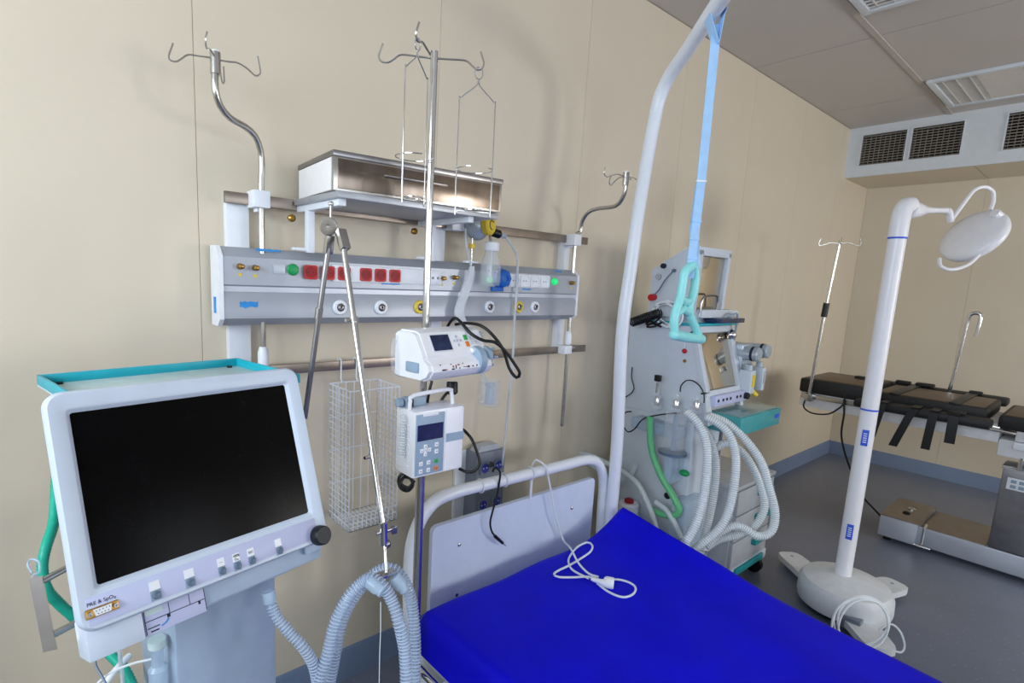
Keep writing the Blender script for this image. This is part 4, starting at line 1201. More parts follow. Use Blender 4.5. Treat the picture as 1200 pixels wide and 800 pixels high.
idx = lambda i, j: j * (nx + 1) + i
for j in range(ny):
    for i in range(nx):
        fs_.append((idx(i, j), idx(i + 1, j), idx(i + 1, j + 1), idx(i, j + 1)))
loop = [idx(i, 0) for i in range(nx)] + [idx(nx, j) for j in range(ny)] + [idx(i, ny) for i in range(nx, 0, -1)] + [idx(0, j) for j in range(ny, 0, -1)]
base = len(vs_)
for dz in (.45, .97, 1.0):
    for q, k in enumerate(loop):
        p = vs_[k]
        zb = .337 + (p.z - .46) * .8 * (1 if p.x > 1.6 else .3)
        zz = p.z + (zb - p.z) * dz
        off = 0 if dz < 1 else .012
        cx_, cy_ = (mx0 + mx1) / 2, (my0 + my1) / 2
        vs_.append(Vector((p.x + (off if p.x < mx0 + .01 else (-off if p.x > mx1 - .01 else 0)), p.y + (off if p.y < my0 + .01 else (-off if p.y > my1 - .01 else 0)), zz)))
nl = len(loop)
prev = loop
for r_ in range(3):
    cur = [base + r_ * nl + q for q in range(nl)]
    for q in range(nl):
        k2 = (q + 1) % nl
        fs_.append((prev[q], cur[q], cur[k2], prev[k2]))
    prev = cur
fs_.append(tuple(prev))
b = B()
b._add(vs_, fs_)
tag(b.build('mattress', 'mattress', sharp=60), 'royal blue covered mattress on the hospital bed', 'mattress')

# ---- lifting pole, strap and grip
lp = thing('lifting_pole', 'thick white lifting pole curving up over the bed', 'lifting pole', (1.917, 1.3, 0.328))
path = [(1.916, 1.3, 0.287), (1.915, 1.3, 0.456), (1.912, 1.3, 0.835), (1.879, 1.3, 1.3), (1.899, 1.3, 1.593), (1.915, 1.3, 1.788), (1.944, 1.3, 2.008)] + [(1.957, 1.295, 2.132), (1.958, 1.28, 2.227), (1.935, 1.23, 2.29), (1.858, 1.12, 2.33), (1.722, 0.96, 2.367), (1.653, 0.88, 2.378)]
path[0] = (path[1][0], path[1][1], .26)
B().tube(spline(path, .015), .0255, 20).build('pole', 'white_metal', lp)
e0, e1 = Vector(path[-2]), Vector(path[-1])
B().lathe([(.0258, 0), (.0275, .004), (.0275, .02), (.02, .03), (1e-6, .032)], align(e1, e1 + (e1 - e0)), 20).build('end_cap', 'white_plastic', lp)
B().box2((path[1][0] - .035, 1.265, .25), (path[1][0] + .035, 1.365, .33), .008).build('bed_socket', 'white_metal', lp)

SYp = .965
hnd = thing('trapeze_handle', 'turquoise trapeze grip hanging on a pale blue strap from the lifting pole', 'trapeze handle', (1.778, 0.965, 1.325))
cen = Vector((1.735, 0.965, 2.363))
dirp = (e1 - e0).normalized()
sdv = dirp
upv = Vector((0, 0, 1))
side = dirp.cross(upv).normalized()
nrm = side.cross(dirp).normalized()
tp0 = Vector((1.765, 0.965, 2.332))
lp_ = [tp0 + Vector((0, 0, -.06))]
for k in range(9):
    a = math.radians(-40 + 260 * k / 8)
    lp_.append(cen + (side * math.cos(a) + nrm * math.sin(a)) * .0285)
lp_.append(tp0 + Vector((0, 0, -.06)))
B().ribbon(lp_, dirp, .046, .002).build('strap_loop', 'strap_blue', hnd)
t1, t2, t3 = Vector((1.755, 0.965, 2.304)), Vector((1.761, 0.965, 1.861)), Vector((1.752, 0.965, 1.536))
wside = Vector((.77, -.63, 0))
B().ribbon([t1 + Vector((0, 0, .03)), t1, t1.lerp(t2, .5), t2, t3], wside, .029, .0022).build('strap', 'strap_blue', hnd)
off = Vector((.63, .77, 0)) * .006
B().ribbon([t2 - Vector((0, 0, .0)) + off, t2.lerp(t3, .5) + off * 2.2, t3 + wside * .02 + Vector((0, 0, .035)) + off], wside, .029, .0022).build('strap_return', 'strap_blue', hnd)
for t_ in (.02, .42, .60, .80):
    q = t2.lerp(t3, t_)
    bk = B().box((0, 0, 0), (.034, .010, .006), .0015, zrot(q, -39)).build('strap_keeper', 'strap_blue' if t_ > .1 else 'white_plastic', hnd)
lrail = spline([(1.765, 0.965, 1.582), (1.72, 0.965, 1.557), (1.712, 0.965, 1.512), (1.705, 0.965, 1.466), (1.683, 0.965, 1.414), (1.685, 0.965, 1.374), (1.698, 0.965, 1.339)], .01)
rrail = spline([(1.725, 0.965, 1.557), (1.771, 0.965, 1.577), (1.791, 0.965, 1.54), (1.79, 0.965, 1.49), (1.771, 0.965, 1.443), (1.784, 0.965, 1.408), (1.821, 0.965, 1.372), (1.867, 0.965, 1.325)], .01)
B().tube(lrail, .0145, 12).build('grip_side', 'handle_teal', hnd)
B().tube(rrail, .0145, 12).build('grip_side', 'handle_teal', hnd)
B().tube([(1.683, 0.965, 1.414), (1.729, 0.965, 1.432), (1.782, 0.965, 1.417)], .015, 12).build('grip_crossbar', 'handle_teal', hnd)
B().tube([(1.705, 0.965, 1.466), (1.74, 0.965, 1.455), (1.784, 0.965, 1.461)], .014, 12).build('grip_web', 'handle_teal', hnd)
gb = [(1.691, 0.965, 1.345), (1.776, 0.965, 1.334), (1.873, 0.965, 1.324)]
B().tube(spline(gb, .01), .0175, 14).build('grip_bar', 'handle_teal', hnd)
for p in (gb[0], gb[2]):
    B().sphere(p, .0178, n=12, m=8).build('grip_end', 'handle_teal', hnd)

# ---- cables on the bed
wcp = [(1.464, 1.318, 0.827), (1.488, 1.318, 0.812), (1.51, 1.318, 0.763), (1.569, 1.318, 0.591), (1.627, 1.318, 0.475)]
wcp = [(wcp[0][0], 1.362, wcp[0][2] - .02), (wcp[0][0], 1.345, wcp[0][2] + .006)] + wcp[1:] + [(x, y, .4955 + zz) for (x, y, _), zz in zip([(1.533, 1.204, 0.495), (1.496, 1.133, 0.495), (1.476, 1.071, 0.495), (1.481, 1.034, 0.495)], (.02, .004, 0, .004))]
wc = thing('power_cable', 'white power cable with plug lying over headboard and mattress', 'cable', (1.476, 1.071, 0.495))
B().tube(spline(wcp, .012), .0038, 8).build('hanging_lead', 'cable_white', wc)
def flat(pts, lift):
    return [(x, y, .4945 + l) for (x, y, _), l in zip(pts, lift)]
lp1 = [(1.462, 1.023, 0.497), (1.453, 0.967, 0.497), (1.466, 0.922, 0.497), (1.507, 0.911, 0.497), (1.546, 0.927, 0.497), (1.557, 0.958, 0.497), (1.543, 0.994, 0.497), (1.51, 1.016, 0.497)]
lp2 = [(1.486, 1.02, 0.497), (1.464, 1.061, 0.497), (1.413, 1.087, 0.497), (1.37, 1.116, 0.497), (1.37, 1.139, 0.497), (1.409, 1.146, 0.497), (1.457, 1.148, 0.497), (1.537, 1.159, 0.497), (1.612, 1.17, 0.497), (1.65, 1.192, 0.497), (1.653, 1.219, 0.497), (1.594, 1.222, 0.497), (1.508, 1.187, 0.497), (1.465, 1.15, 0.497), (1.448, 1.113, 0.497), (1.455, 1.054, 0.497)]
def onm(pts, lift=.004):
    return [(p[0], p[1], mtop(p[0], p[1]) + lift) for p in pts]
B().tube(spline(onm(lp1, .0045), .01), .0038, 8).build('loop', 'cable_white', wc)
B().tube(spline(onm(lp2, .009), .01), .0038, 8).build('loop', 'cable_white', wc)
pg0, pg1, pg2 = onm([(1.448, 1.039, 0.51), (1.468, 0.993, 0.51), (1.493, 0.97, 0.51)], .018)
B().lathe([(.005, 0), (.008, .01), (.0085, .03), (.013, .045), (.013, .05)], align(pg0, pg1), 16).build('strain_relief', 'white_plastic', wc)
pd = (Vector(pg2) - Vector(pg0)).normalized()
B().lathe([(.012, 0), (.0185, .006), (.0195, .012), (.0195, .03), (.017, .034), (1e-6, .034)], align(Vector(pg0) + pd * .042, pg2), 20).build('plug_head', 'white_plastic', wc)
bk = [(1.256, 1.32, 0.834), (1.255, 1.32, 0.796), (1.246, 1.32, 0.744), (1.23, 1.32, 0.691), (1.222, 1.32, 0.654), (1.231, 1.32, 0.62), (1.249, 1.32, 0.595)]
bk = [(bk[0][0], 1.358, bk[0][2] - .01), (bk[0][0] , 1.345, bk[0][2] + .008)] + bk
bc = thing('jack_cable', 'short black cable with jack plug hanging over the headboard tube', 'cable', bk[-1])
B().tube(spline(bk, .01), .0036, 8).build('lead', 'black', bc)
B().cyl(bk[-1], (1.291, 1.322, 0.556), .0065, .0055, 12).build('jack_body', 'black', bc)
B().cyl((1.291, 1.322, 0.556), (1.309, 1.322, 0.539), .0022, .0015, 8).build('jack_tip', 'steel_dark', bc)

# ================================================================== ANAESTHESIA MACHINE
mat('worktop_reflection', (120, 152, 152), .15, var=.05)  # grey-green reflection on the teal tray top, put into the colour
am = thing('anaesthesia_machine', 'white anaesthesia machine with teal drawer handles behind the bed', 'anaesthesia machine', (2.65, 1.3, 0))
AX = 2.30
def YZ(x):
    return Matrix(((0, 0, 1, x), (1, 0, 0, 0), (0, 1, 0, 0), (0, 0, 0, 1)))
# upper housing with sloping display
hp_ = [(1.55, .905), (1.108, .905), (1.135, 1.04), (1.225, 1.335), (1.55, 1.335)]
b = B()
b.prism(hp_, .045, YZ(AX))
b.build('side_panel', 'machine_grey', am)
b = B()
b.prism([(1.55, .915), (1.135, .915), (1.155, 1.04), (1.245, 1.325), (1.55, 1.325)], .28, YZ(AX + .045))
b.build('upper_housing', 'cabinet_grey', am)
B().prism(hp_, .03, YZ(AX + .325)).build('side_panel', 'machine_grey', am)
def slope(y0, z0, y1, z1, x0_):
    up = Vector((0, y1 - y0, z1 - z0)).normalized()
    rt = Vector((1, 0, 0))
    nn = rt.cross(up)
    return Matrix(((1, up.x, nn.x, x0_), (0, up.y, nn.y, y0), (0, up.z, nn.z, z0), (0, 0, 0, 1)))
SD = slope(1.140, 1.040, 1.228, 1.335, AX)
o = B().box2((.028, .01, -.02), (.325, .285, -.006), .003, SD).build('main_display', 'screen_reflection', am)
for q in ((.0, -.012, .355, .014), (.0, .276, .355, .305), (.318, .0, .355, .29), (.0, .0, .030, .29)):
    B().box2((q[0] - .001, q[1], -.016), (q[2], q[3], .012), .003, SD).build('display_frame', 'machine_grey', am)
b = B().box2((AX + .045, 1.108, .985), (AX + .36, 1.135, 1.036), .004)
b.build('control_panel', 'vent_strip', am)
for k, x in enumerate((.07, .115, .15, .185, .25, .285)):
    B().box2((AX + x - .006, 1.105, 1.006), (AX + x + .006, 1.1085, 1.018)).build('panel_mark', 'ink', am)
B().lathe([(.016, 0), (.016, .015), (.013, .018), (1e-6, .018)], Matrix(((1, 0, 0, AX + .335), (0, 0, -1, 1.108), (0, 1, 0, 1.01), (0, 0, 0, 1))), 18).build('panel_knob', 'knob', am)
B().box2((AX, 1.22, 1.335), (AX + .43, 1.55, 1.347), .003).build('top_shelf', 'teal', am)
# monitor on top
mo = B().prism([(1.46, 1.37), (1.30, 1.37), (1.255, 1.37), (1.245, 1.685), (1.29, 1.685), (1.40, 1.62), (1.46, 1.58)], .022, YZ(AX + .005)).build('monitor_side', 'machine_grey', am)
b = B()
M2 = slope(1.250, 1.375, 1.240, 1.69, AX)
B().box2((.045, .02, -.03), (.275, .285, -.012), .002, M2).build('monitor_screen', 'screen_reflection', am)
for q in ((.0, -.004, .305, .024), (.0, .275, .305, .312), (.278, .0, .305, .30), (.0, .0, .045, .30)):
    B().box2((q[0], q[1], -.03), (q[2], q[3], .006), .003, M2).build('monitor_frame', 'machine_grey', am)
B().box2((AX + .03, 1.275, 1.38), (AX + .29, 1.44, 1.60), .02).build('monitor_rear', 'machine_grey', am)
B().box2((AX + .03, 1.27, 1.345), (AX + .27, 1.46, 1.38), .006).build('monitor_foot', 'machine_grey', am)
for (y, z, r_, m) in ((1.40, 1.60, .012, 'ink'), (1.345, 1.58, .008, 'button_dark'), (1.42, 1.55, .014, 'cabinet_grey')):
    B().cyl((AX + .008, y, z), (AX - .008, y, z), r_, None, 14).build('side_connector', m, am)
B().cyl((AX + .005, 1.436, 1.455), (AX - .025, 1.436, 1.452), .016, None, 16).build('red_connector', 'red', am)
B().tube(spline([(AX - .004, 1.345, 1.58), (AX - .02, 1.37, 1.54), (AX - .02, 1.40, 1.49), (AX - .015, 1.43, 1.46)], .01), .003, 6).build('connector_lead', 'button_dark', am)
B().tube(spline([(AX + .06, 1.235, 1.38), (AX + .07, 1.23, 1.46), (AX + .16, 1.228, 1.475), (AX + .20, 1.228, 1.46), (AX + .21, 1.235, 1.38)], .01), .005, 8).build('front_handle', 'steel_dark', am)
B().box2((AX + .16, 1.18, 1.35), (AX + .40, 1.26, 1.372), .004).build('shelf_box', 'slate_screen', am)
B().box2((AX + .06, 1.22, 1.372), (AX + .36, 1.27, 1.41), .006).build('printer_drawer', 'machine_grey', am)
B().cyl((AX + .36, 1.23, 1.39), (AX + .39, 1.225, 1.39), .016, None, 16).build('shelf_knob', 'white_plastic', am)
# hinge, red tab and marks on the side panel
pt = (2.3, 1.251, 1.222)
B().sphere((AX - .006, pt[1], pt[2]), .011, n=14, m=8).build('red_tab', 'red', am)
B().cyl((AX - .006, pt[1], pt[2] + .012), (AX - .006, pt[1], pt[2] + .06), .0025, None, 6).build('tab_string', 'white_plastic', am)
B().cyl((AX - .004, pt[1] - .004, pt[2] - .045), (AX + .002, pt[1] - .004, pt[2] - .045), .008, None, 12).build('key_lock', 'brass', am)
# right-hand flowmeter and vaporiser block
B().box2((2.655, 1.15, 1.04), (2.77, 1.34, 1.25), .012).build('vaporiser_block', 'flow_grey', am)
c = Vector((2.619, 1.2, 1.292))
B().sphere(c, .024, n=16, m=10).build('pressure_bulb', 'steel_bright', am)
B().tube(spline([(c.x - .06, c.y, c.z + .085), (c.x - .02, c.y - .01, c.z + .10), (c.x + .02, c.y - .01, c.z + .085), (c.x + .03, c.y, c.z - .08)], .01), .005, 8).build('gas_pipe', 'button_grey', am)
for c in [(2.683, 1.11, 1.206), (2.784, 1.11, 1.217)]:
    Mv = Matrix(((1, 0, 0, c[0]), (0, 0, -1, 1.14), (0, 1, 0, c[2]), (0, 0, 0, 1)))
    v = B().lathe([(.032, -.05), (.034, .0), (.034, .05), (.028, .056), (1e-6, .056)], Mv, 24).build('vaporiser_dial', 'flow_grey', am)
    B().lathe([(.0352, .02), (.0352, .032), (.034, .032)], Mv, 24).build('dial_ring', 'ink', v)
for c, w in zip([(2.659, 1.1, 1.081), (2.779, 1.1, 1.088)], (.05, .036)):
    v = B().box2((c[0] - w / 2, 1.09, c[2] - .065), (c[0] + w / 2, 1.15, c[2] + .05), .008).build('vaporiser', 'machine_grey', am)
    B().box2((c[0] - w / 4, 1.085, c[2] - .03), (c[0] + w / 4, 1.091, c[2] + .03), .002).build('level_window', 'cabinet_grey' if w < .04 else 'yellow', v)
    B().cyl((c[0], 1.12, c[2] + .05), (c[0], 1.12, c[2] + .075), w / 2.4, None, 16).build('filler_cap', 'flow_grey', v)
c = Vector((2.701, 1.09, 1.012))
B().cyl(c + Vector((-.012, .02, .02)), c + Vector((.006, -.006, -.006)), .013, .010, 12).build('yellow_tap', 'yellow', am)
# lower body
B().box2((AX, 1.17, .14), (AX + .30, 1.55, .905), .008).build('column_body', 'machine_grey', am)
cab = B().box2((2.58, 1.075, .14), (3.0, 1.52, .555), .006).build('drawer_cabinet', 'cabinet_grey', am)
B().box2((2.57, 1.06, .555), (3.01, 1.53, .575), .004).build('cabinet_top', 'cabinet_grey', am)
for k, (z0_, z1_) in enumerate(((.425, .548), (.29, .418), (.15, .283))):
    d = B().box2((2.59, 1.058, z0_), (2.99, 1.078, z1_), .004).build('drawer', 'cabinet_grey', am)
    zc = z1_ - .045
    B().box2((2.80, 1.035, zc - .016), (2.95, 1.060, zc + .016), .008).build('handle', 'teal_dark', d)
B().box2((2.64, 1.05, .10), (2.96, 1.07, .135), .006).build('base_bumper', 'teal_dark', am)
B().box2((AX - .02, 1.06, .085), (3.02, 1.56, .14), .01).build('base', 'machine_grey', am)
for (x, y) in ((2.34, 1.12), (2.98, 1.10), (2.34, 1.5), (2.96, 1.5)):
    B().cyl((x - .014, y, .043), (x + .014, y, .043), .043, None, 18).build('caster', 'black_rubber', am)
# teal pull-out tray
B().box2((2.37, 1.0, .875), (2.79, 1.30, .955), .004).build('worktop_tray', 'teal_glass', am)
B().box2((2.38, 1.01, .955), (2.78, 1.30, .960), .002).build('worktop_reflection', 'worktop_reflection', am)  # thin sheet on the tray with the reflection in its colour
pt = Vector((2.75, .9985, .92))
B().box(pt, (.04, .002, .02)).build('maker_plate', 'lamp_label', am)
# breathing block on the left side
B().box2((AX - .085, 1.20, .83), (AX, 1.44, .885), .01).build('absorber_block', 'clear_blue', am)
for p, hgt in zip([(2.24, 1.328, 1.012), (2.24, 1.235, 1.018), (2.24, 1.14, 1.03)], (.075, .06, .05)):
    v = B().lathe([(.022, -.05), (.026, -.045), (.026, -.02), (.016, -.014), (.016, .0), (.022, .004), (.022, .012), (.010, .018), (.008, hgt * .6), (1e-6, hgt * .6)], Matrix.Translation((2.24, p[1], p[2] - .02)), 20).build('valve_dome', 'clear', am)
    B().lathe([(.013, -.03), (.013, .004), (.009, .01), (1e-6, .01)], Matrix.Translation((2.24, p[1], p[2] - .02)), 14).build('valve_core', 'steel_bright', v)
pt = (2.24, 1.336, 1.087)
B().box((2.24, pt[1], pt[2]), (.02, .028, .03), .004).build('valve_lever', 'black', am)
B().cyl((2.24, pt[1], pt[2] - .02), (2.24, pt[1], pt[2] - .07), .005, None, 8).build('lever_stem', 'steel', am)
pt = (2.22, 1.216, 0.768)
v = B().lathe([(1e-6, 0), (.055, 0), (.060, .008), (.050, .02), (.048, .19), (.046, .19), (.046, .022), (1e-6, .012)], Matrix.Translation((2.22, pt[1], pt[2])), 24).build('absorber_canister', 'clear', am)
B().lathe([(1e-6, 0), (.061, 0), (.061, .012), (.03, .018), (1e-6, .018)], Matrix.Translation((2.22, pt[1], pt[2] - .006)), 24).build('canister_foot', 'button_dark', v)
B().cyl((2.22, pt[1], pt[2]), (2.22, pt[1], pt[2] + .18), .010, None, 12).build('canister_stem', 'button_grey', v)
B().box2((2.19, pt[1] - .02, pt[2] - .14), (2.30, pt[1] + .02, pt[2] - .006), .01).build('canister_arm', 'clear_blue', am)
pt = (2.22, 1.15, 0.692)
B().sphere((2.22, pt[1], pt[2]), .018, (1, 1.4, .8), 12, 8).build('green_clip', 'green', am)
pt = (2.29, 1.261, 0.529)
B().cyl((2.295, pt[1], pt[2]), (2.315, pt[1], pt[2]), .016, None, 16).build('cap_port', 'knob', am)
pt = (2.22, 1.191, 0.389)
B().box2((2.22, 1.12, .30), (2.40, 1.20, .56), .02).build('soda_canister', 'clear_blue', am)
B().cyl((2.46, 1.12, .50), (2.46, 1.12, .92), .008, None, 10).build('steel_rod', 'steel_dark', am)

# loose things on the machine
coil = []
c0, c1 = Vector((2.22, 1.49, 1.33)), Vector((2.24, 1.356, 1.388))
ax_ = (c1 - c0).normalized()
n1 = ax_.cross(Vector((1, 0, 0))).normalized()
n2 = ax_.cross(n1)
for k in range(16 * 10):
    a = 2 * math.pi * k / 10
    t = k / 160
    coil.append(c0.lerp(c1, t) + (n1 * math.cos(a) + n2 * math.sin(a)) * (.020 - .003 * abs(t - .5)))
ccb = thing('coiled_cable', 'black coiled cable lying over the left edge of the anaesthesia machine', 'cable', c0)
B().tube(coil, .0038, 6).build('coil', 'black', ccb)
soft('loose_end', None, [(2.25, 1.36, 1.365), (2.25, 1.392, 1.338), (2.25, 1.431, 1.327), (2.25, 1.41, 1.344), (2.25, 1.374, 1.332), (2.25, 1.349, 1.346), (2.25, 1.381, 1.323), (2.25, 1.425, 1.315), (2.25, 1.4, 1.333), (2.25, 1.351, 1.322)], .0045, 'black', None, 6, step=.008, parent=ccb)
scb = thing('sensor_cable', 'white sensor cable looped on the left top of the anaesthesia machine', 'cable', (2.255, 1.313, 1.337))
for k, (dy, dz) in enumerate(((0, 0), (.012, .006), (.02, -.006))):
    pts = [(x, y + dy, z + dz) for x, y, z in [(2.255, 1.34, 1.432), (2.255, 1.373, 1.422), (2.255, 1.388, 1.398), (2.255, 1.372, 1.367), (2.255, 1.339, 1.343), (2.255, 1.303, 1.331), (2.255, 1.267, 1.342), (2.255, 1.255, 1.381), (2.255, 1.28, 1.417), (2.255, 1.315, 1.434)]]
    B().tube(spline(pts, .01, True), .0045, 6, True).build('loop', 'cable_white', scb)
soft('black_lead', 'thin black lead arching over the valve domes of the anaesthesia machine', [(2.225, 1.213, 1.048), (2.225, 1.212, 1.075), (2.225, 1.191, 1.102), (2.225, 1.16, 1.107), (2.225, 1.127, 1.09), (2.225, 1.104, 1.057), (2.225, 1.1, 1.021)], .003, 'black', 'lead', 6)
tag(B().tube(spline([(2.2, 1.205, 0.955), (2.2, 1.257, 0.94), (2.2, 1.315, 0.918), (2.2, 1.353, 0.902), (2.2, 1.382, 0.874), (2.2, 1.405, 0.835), (2.2, 1.44, 0.81), (2.2, 1.466, 0.829), (2.2, 1.476, 0.869), (2.2, 1.464, 0.901), (2.2, 1.432, 0.912)], .012), .0032, 6).build('black_lead', 'black'), 'thin black lead looping left of the absorber canister', 'lead')
soft('black_lead', 'thin black lead hanging on the left edge of the anaesthesia machine', [(2.28, 1.503, 1.11), (2.28, 1.502, 1.059), (2.28, 1.482, 1.007), (2.28, 1.503, 0.973), (2.28, 1.535, 0.95)], .0028, 'black', 'lead', 6)
soft('green_tube', 'thick pale green tube looping down the side of the anaesthesia machine', [(2.19, 1.325, 0.913), (2.19, 1.322, 0.866), (2.19, 1.3, 0.758), (2.19, 1.245, 0.66), (2.19, 1.178, 0.585), (2.19, 1.139, 0.531), (2.19, 1.164, 0.494), (2.19, 1.234, 0.479), (2.19, 1.279, 0.483)], .0155, 'hose_green', 'tube', 14)
AG = 'white corrugated hoses of the anaesthesia machine'
def ahose(pts, label, r=.0165):
    corrugated('anaesthesia_hose', label, pts, r, 'hose_white', 'hose_white_rib', 'hose', AG, .0092, .0017)
ahose([(2.106, 1.116, 0.994), (2.108, 1.07, 0.968), (2.113, 1.029, 0.912), (2.099, 0.998, 0.83), (2.069, 0.981, 0.69), (2.029, 0.979, 0.577), (1.992, 0.993, 0.501), (1.956, 1.009, 0.428)], 'white corrugated hose dropping steeply nearest the green tube')
ahose([(2.197, 1.076, 0.97), (2.215, 1.031, 0.952), (2.231, 0.984, 0.913), (2.238, 0.95, 0.834), (2.218, 0.931, 0.722), (2.189, 0.93, 0.599), (2.154, 0.944, 0.528), (2.102, 0.976, 0.47), (2.047, 1.011, 0.418)], 'white corrugated hose bowing out in the middle and curling back left')
ahose([(2.235, 1.084, 0.97), (2.288, 1.022, 0.941), (2.331, 0.947, 0.871), (2.362, 0.891, 0.788), (2.368, 0.855, 0.697), (2.381, 0.823, 0.592), (2.365, 0.821, 0.513), (2.319, 0.854, 0.489), (2.271, 0.913, 0.524), (2.214, 0.956, 0.5), (2.154, 0.991, 0.432)], 'outermost white corrugated hose looping widest to the right')
ahose([(2.241, 1.107, 0.911), (2.269, 1.073, 0.858), (2.27, 1.039, 0.753), (2.243, 1.022, 0.628), (2.206, 1.015, 0.504), (2.179, 1.015, 0.395)], 'white corrugated hose hanging behind the steep front one')
ahose([(2.314, 1.078, 0.803), (2.362, 1.044, 0.835), (2.408, 0.986, 0.793), (2.438, 0.929, 0.696), (2.443, 0.889, 0.583), (2.399, 0.896, 0.501), (2.339, 0.936, 0.457), (2.268, 0.989, 0.431), (2.214, 1.024, 0.385)], 'inner white corrugated hose following the outermost loop')
for pts, lbl in (([(2.15, 1.731, 0.531), (2.15, 1.759, 0.579), (2.15, 1.718, 0.632), (2.15, 1.62, 0.651), (2.15, 1.536, 0.645), (2.15, 1.455, 0.635), (2.15, 1.391, 0.621), (2.15, 1.328, 0.592), (2.15, 1.281, 0.537), (2.15, 1.239, 0.471), (2.15, 1.21, 0.4)], 'smooth white tube curving behind the headboard to the machine'),
                 ([(2.2, 1.726, 0.518), (2.2, 1.707, 0.562), (2.2, 1.654, 0.587), (2.2, 1.588, 0.575), (2.2, 1.501, 0.536), (2.2, 1.422, 0.584), (2.2, 1.382, 0.661)], 'smooth white tube ending behind the headboard corner'),
                 ([(2.18, 1.251, 0.529), (2.18, 1.197, 0.512), (2.18, 1.151, 0.469), (2.18, 1.112, 0.412)], 'short smooth white tube beside the green tube')):
    soft('white_tube', lbl, pts, .013, 'hose_white', 'tube', 12, 'smooth white tubes of the anaesthesia machine')
wbt = thing('lidded_canister', 'white canister with red-brown lid beside the anaesthesia machine', 'canister', (2.22, 1.412, 0.408))
cc_ = Vector((2.22, 1.412, 0.408))
B().lathe([(.045, -.09), (.048, -.085), (.048, .045), (.042, .052), (1e-6, .052)], Matrix.Translation(cc_), 22).build('body', 'white_plastic', wbt)
B().lathe([(.022, .052), (.022, .066), (.016, .07), (1e-6, .07)], Matrix.Translation(cc_), 18).build('lid', 'red_dark', wbt)
B().box2((cc_.x, cc_.y - .02, cc_.z - .05), (AX + .005, cc_.y + .02, cc_.z - .02), .004).build('bracket', 'machine_grey', wbt)

# ================================================================== EXAMINATION LAMP
LX, LY = 2.985, .700
la = thing('examination_lamp', 'white mobile examination lamp on a tall pole with round head', 'lamp', (LX, LY, 0))
B().lathe([(.192, .035), (.198, .06), (.195, .120), (.180, .148), (.11, .168), (.045, .175), (1e-6, .175)], zrot((LX - .01, LY - .02, 0), 20), 40, 1.03, .98).build('base_cover', 'base_grey', la)
B().lathe([(.17, .012), (.17, .036), (1e-6, .036)], zrot((LX - .01, LY - .02, 0), 20), 32).build('base_plate', 'black_rubber', la)
for e in ((3.244, 1.034, 0.03), (3.394, 0.557, 0.03), (2.673, 0.448, 0.03)):
    c = Vector((LX, LY, .03))
    d = Vector((e[0], e[1], .03)) - c
    ln = d.length
    A = zrot(c, math.degrees(math.atan2(d.y, d.x)))
    q = [(.1, -.075), (ln - .04, -.062), (ln - .012, -.052), (ln, -.03), (ln, .03), (ln - .012, .052), (ln - .04, .062), (.1, .075)]
    lg = B().prism(q, .03, A).build('foot', 'base_grey', la)
    B().cyl((ln - .05, 0, .03), (ln - .05, 0, .032), .008, None, 10, A).build('foot_screw', 'button_grey', lg)
    B().cyl((ln - .06, 0, -.028), (ln - .06, 0, .0), .018, None, 14, A).build('foot_pad', 'black_rubber', lg)
B().cyl((LX, LY, .16), (LX, LY, 1.765), .0345, .0335, 28).build('pole', 'lamp_white', la)
for z in (.985, 1.757):
    B().cyl((LX, LY, z), (LX, LY, z + .008), .0352, None, 28).build('pole_band', 'lamp_label', la)
for z in (.86, .40):
    fd = Vector((-.97, -.23, 0))
    c = Vector((LX, LY, z)) + fd * .0345
    lb = B().box((0, 0, 0), (.004, .026, .075), .001, zrot(c, math.degrees(math.atan2(fd.y, fd.x)) )).build('pole_label', 'lamp_label', la)
    for q in range(5):
        B().box((0.0025, 0, -.02 + q * .010), (.001, .014, .004), 0, zrot(c, math.degrees(math.atan2(fd.y, fd.x)))).build('lettering', 'white_plastic', lb)
a_top = (LX, LY, 1.80)
elb = Vector((2.985, 0.675, 1.893))
right = Vector((.64, -.77, 0))
ad = Vector((3.399, 0.573, 1.949)) - elb
ad.z = 0
ad.normalize()
B().tube(spline([(LX, LY, 1.765), (LX, LY, 1.83), Vector((LX, LY, 1.875)) + ad * .006, Vector((LX, LY, 1.90)) + ad * .026, Vector((LX, LY, 1.905)) + ad * .055], .012), .036, 24).build('elbow', 'lamp_white', la)
a0_ = Vector((LX, LY, 1.897)) + ad * .05
a2_ = a0_ + ad * .31 + Vector((0, 0, .015))
n_ = 14
pts = [a0_.lerp(a2_, k / n_) + Vector((0, 0, -.012 * (1 - k / n_))) for k in range(n_ + 1)]
rad = [.036, .037, .036, .033, .028, .022, .018, .015, .0135, .0125, .012, .012, .012, .012, .012]
B().tube(pts, .02, 16, rad=rad).build('arm', 'lamp_white', la)
hub = a2_ + ad * .012
B().tube(spline([a2_, a2_ + ad * .025 + Vector((0, 0, -.006)), a2_ + ad * .05 + Vector((0, 0, -.045))], .008), .0145, 12).build('arm_joint', 'lamp_white', la)
hc = Vector((3.468, 0.528, 1.807))
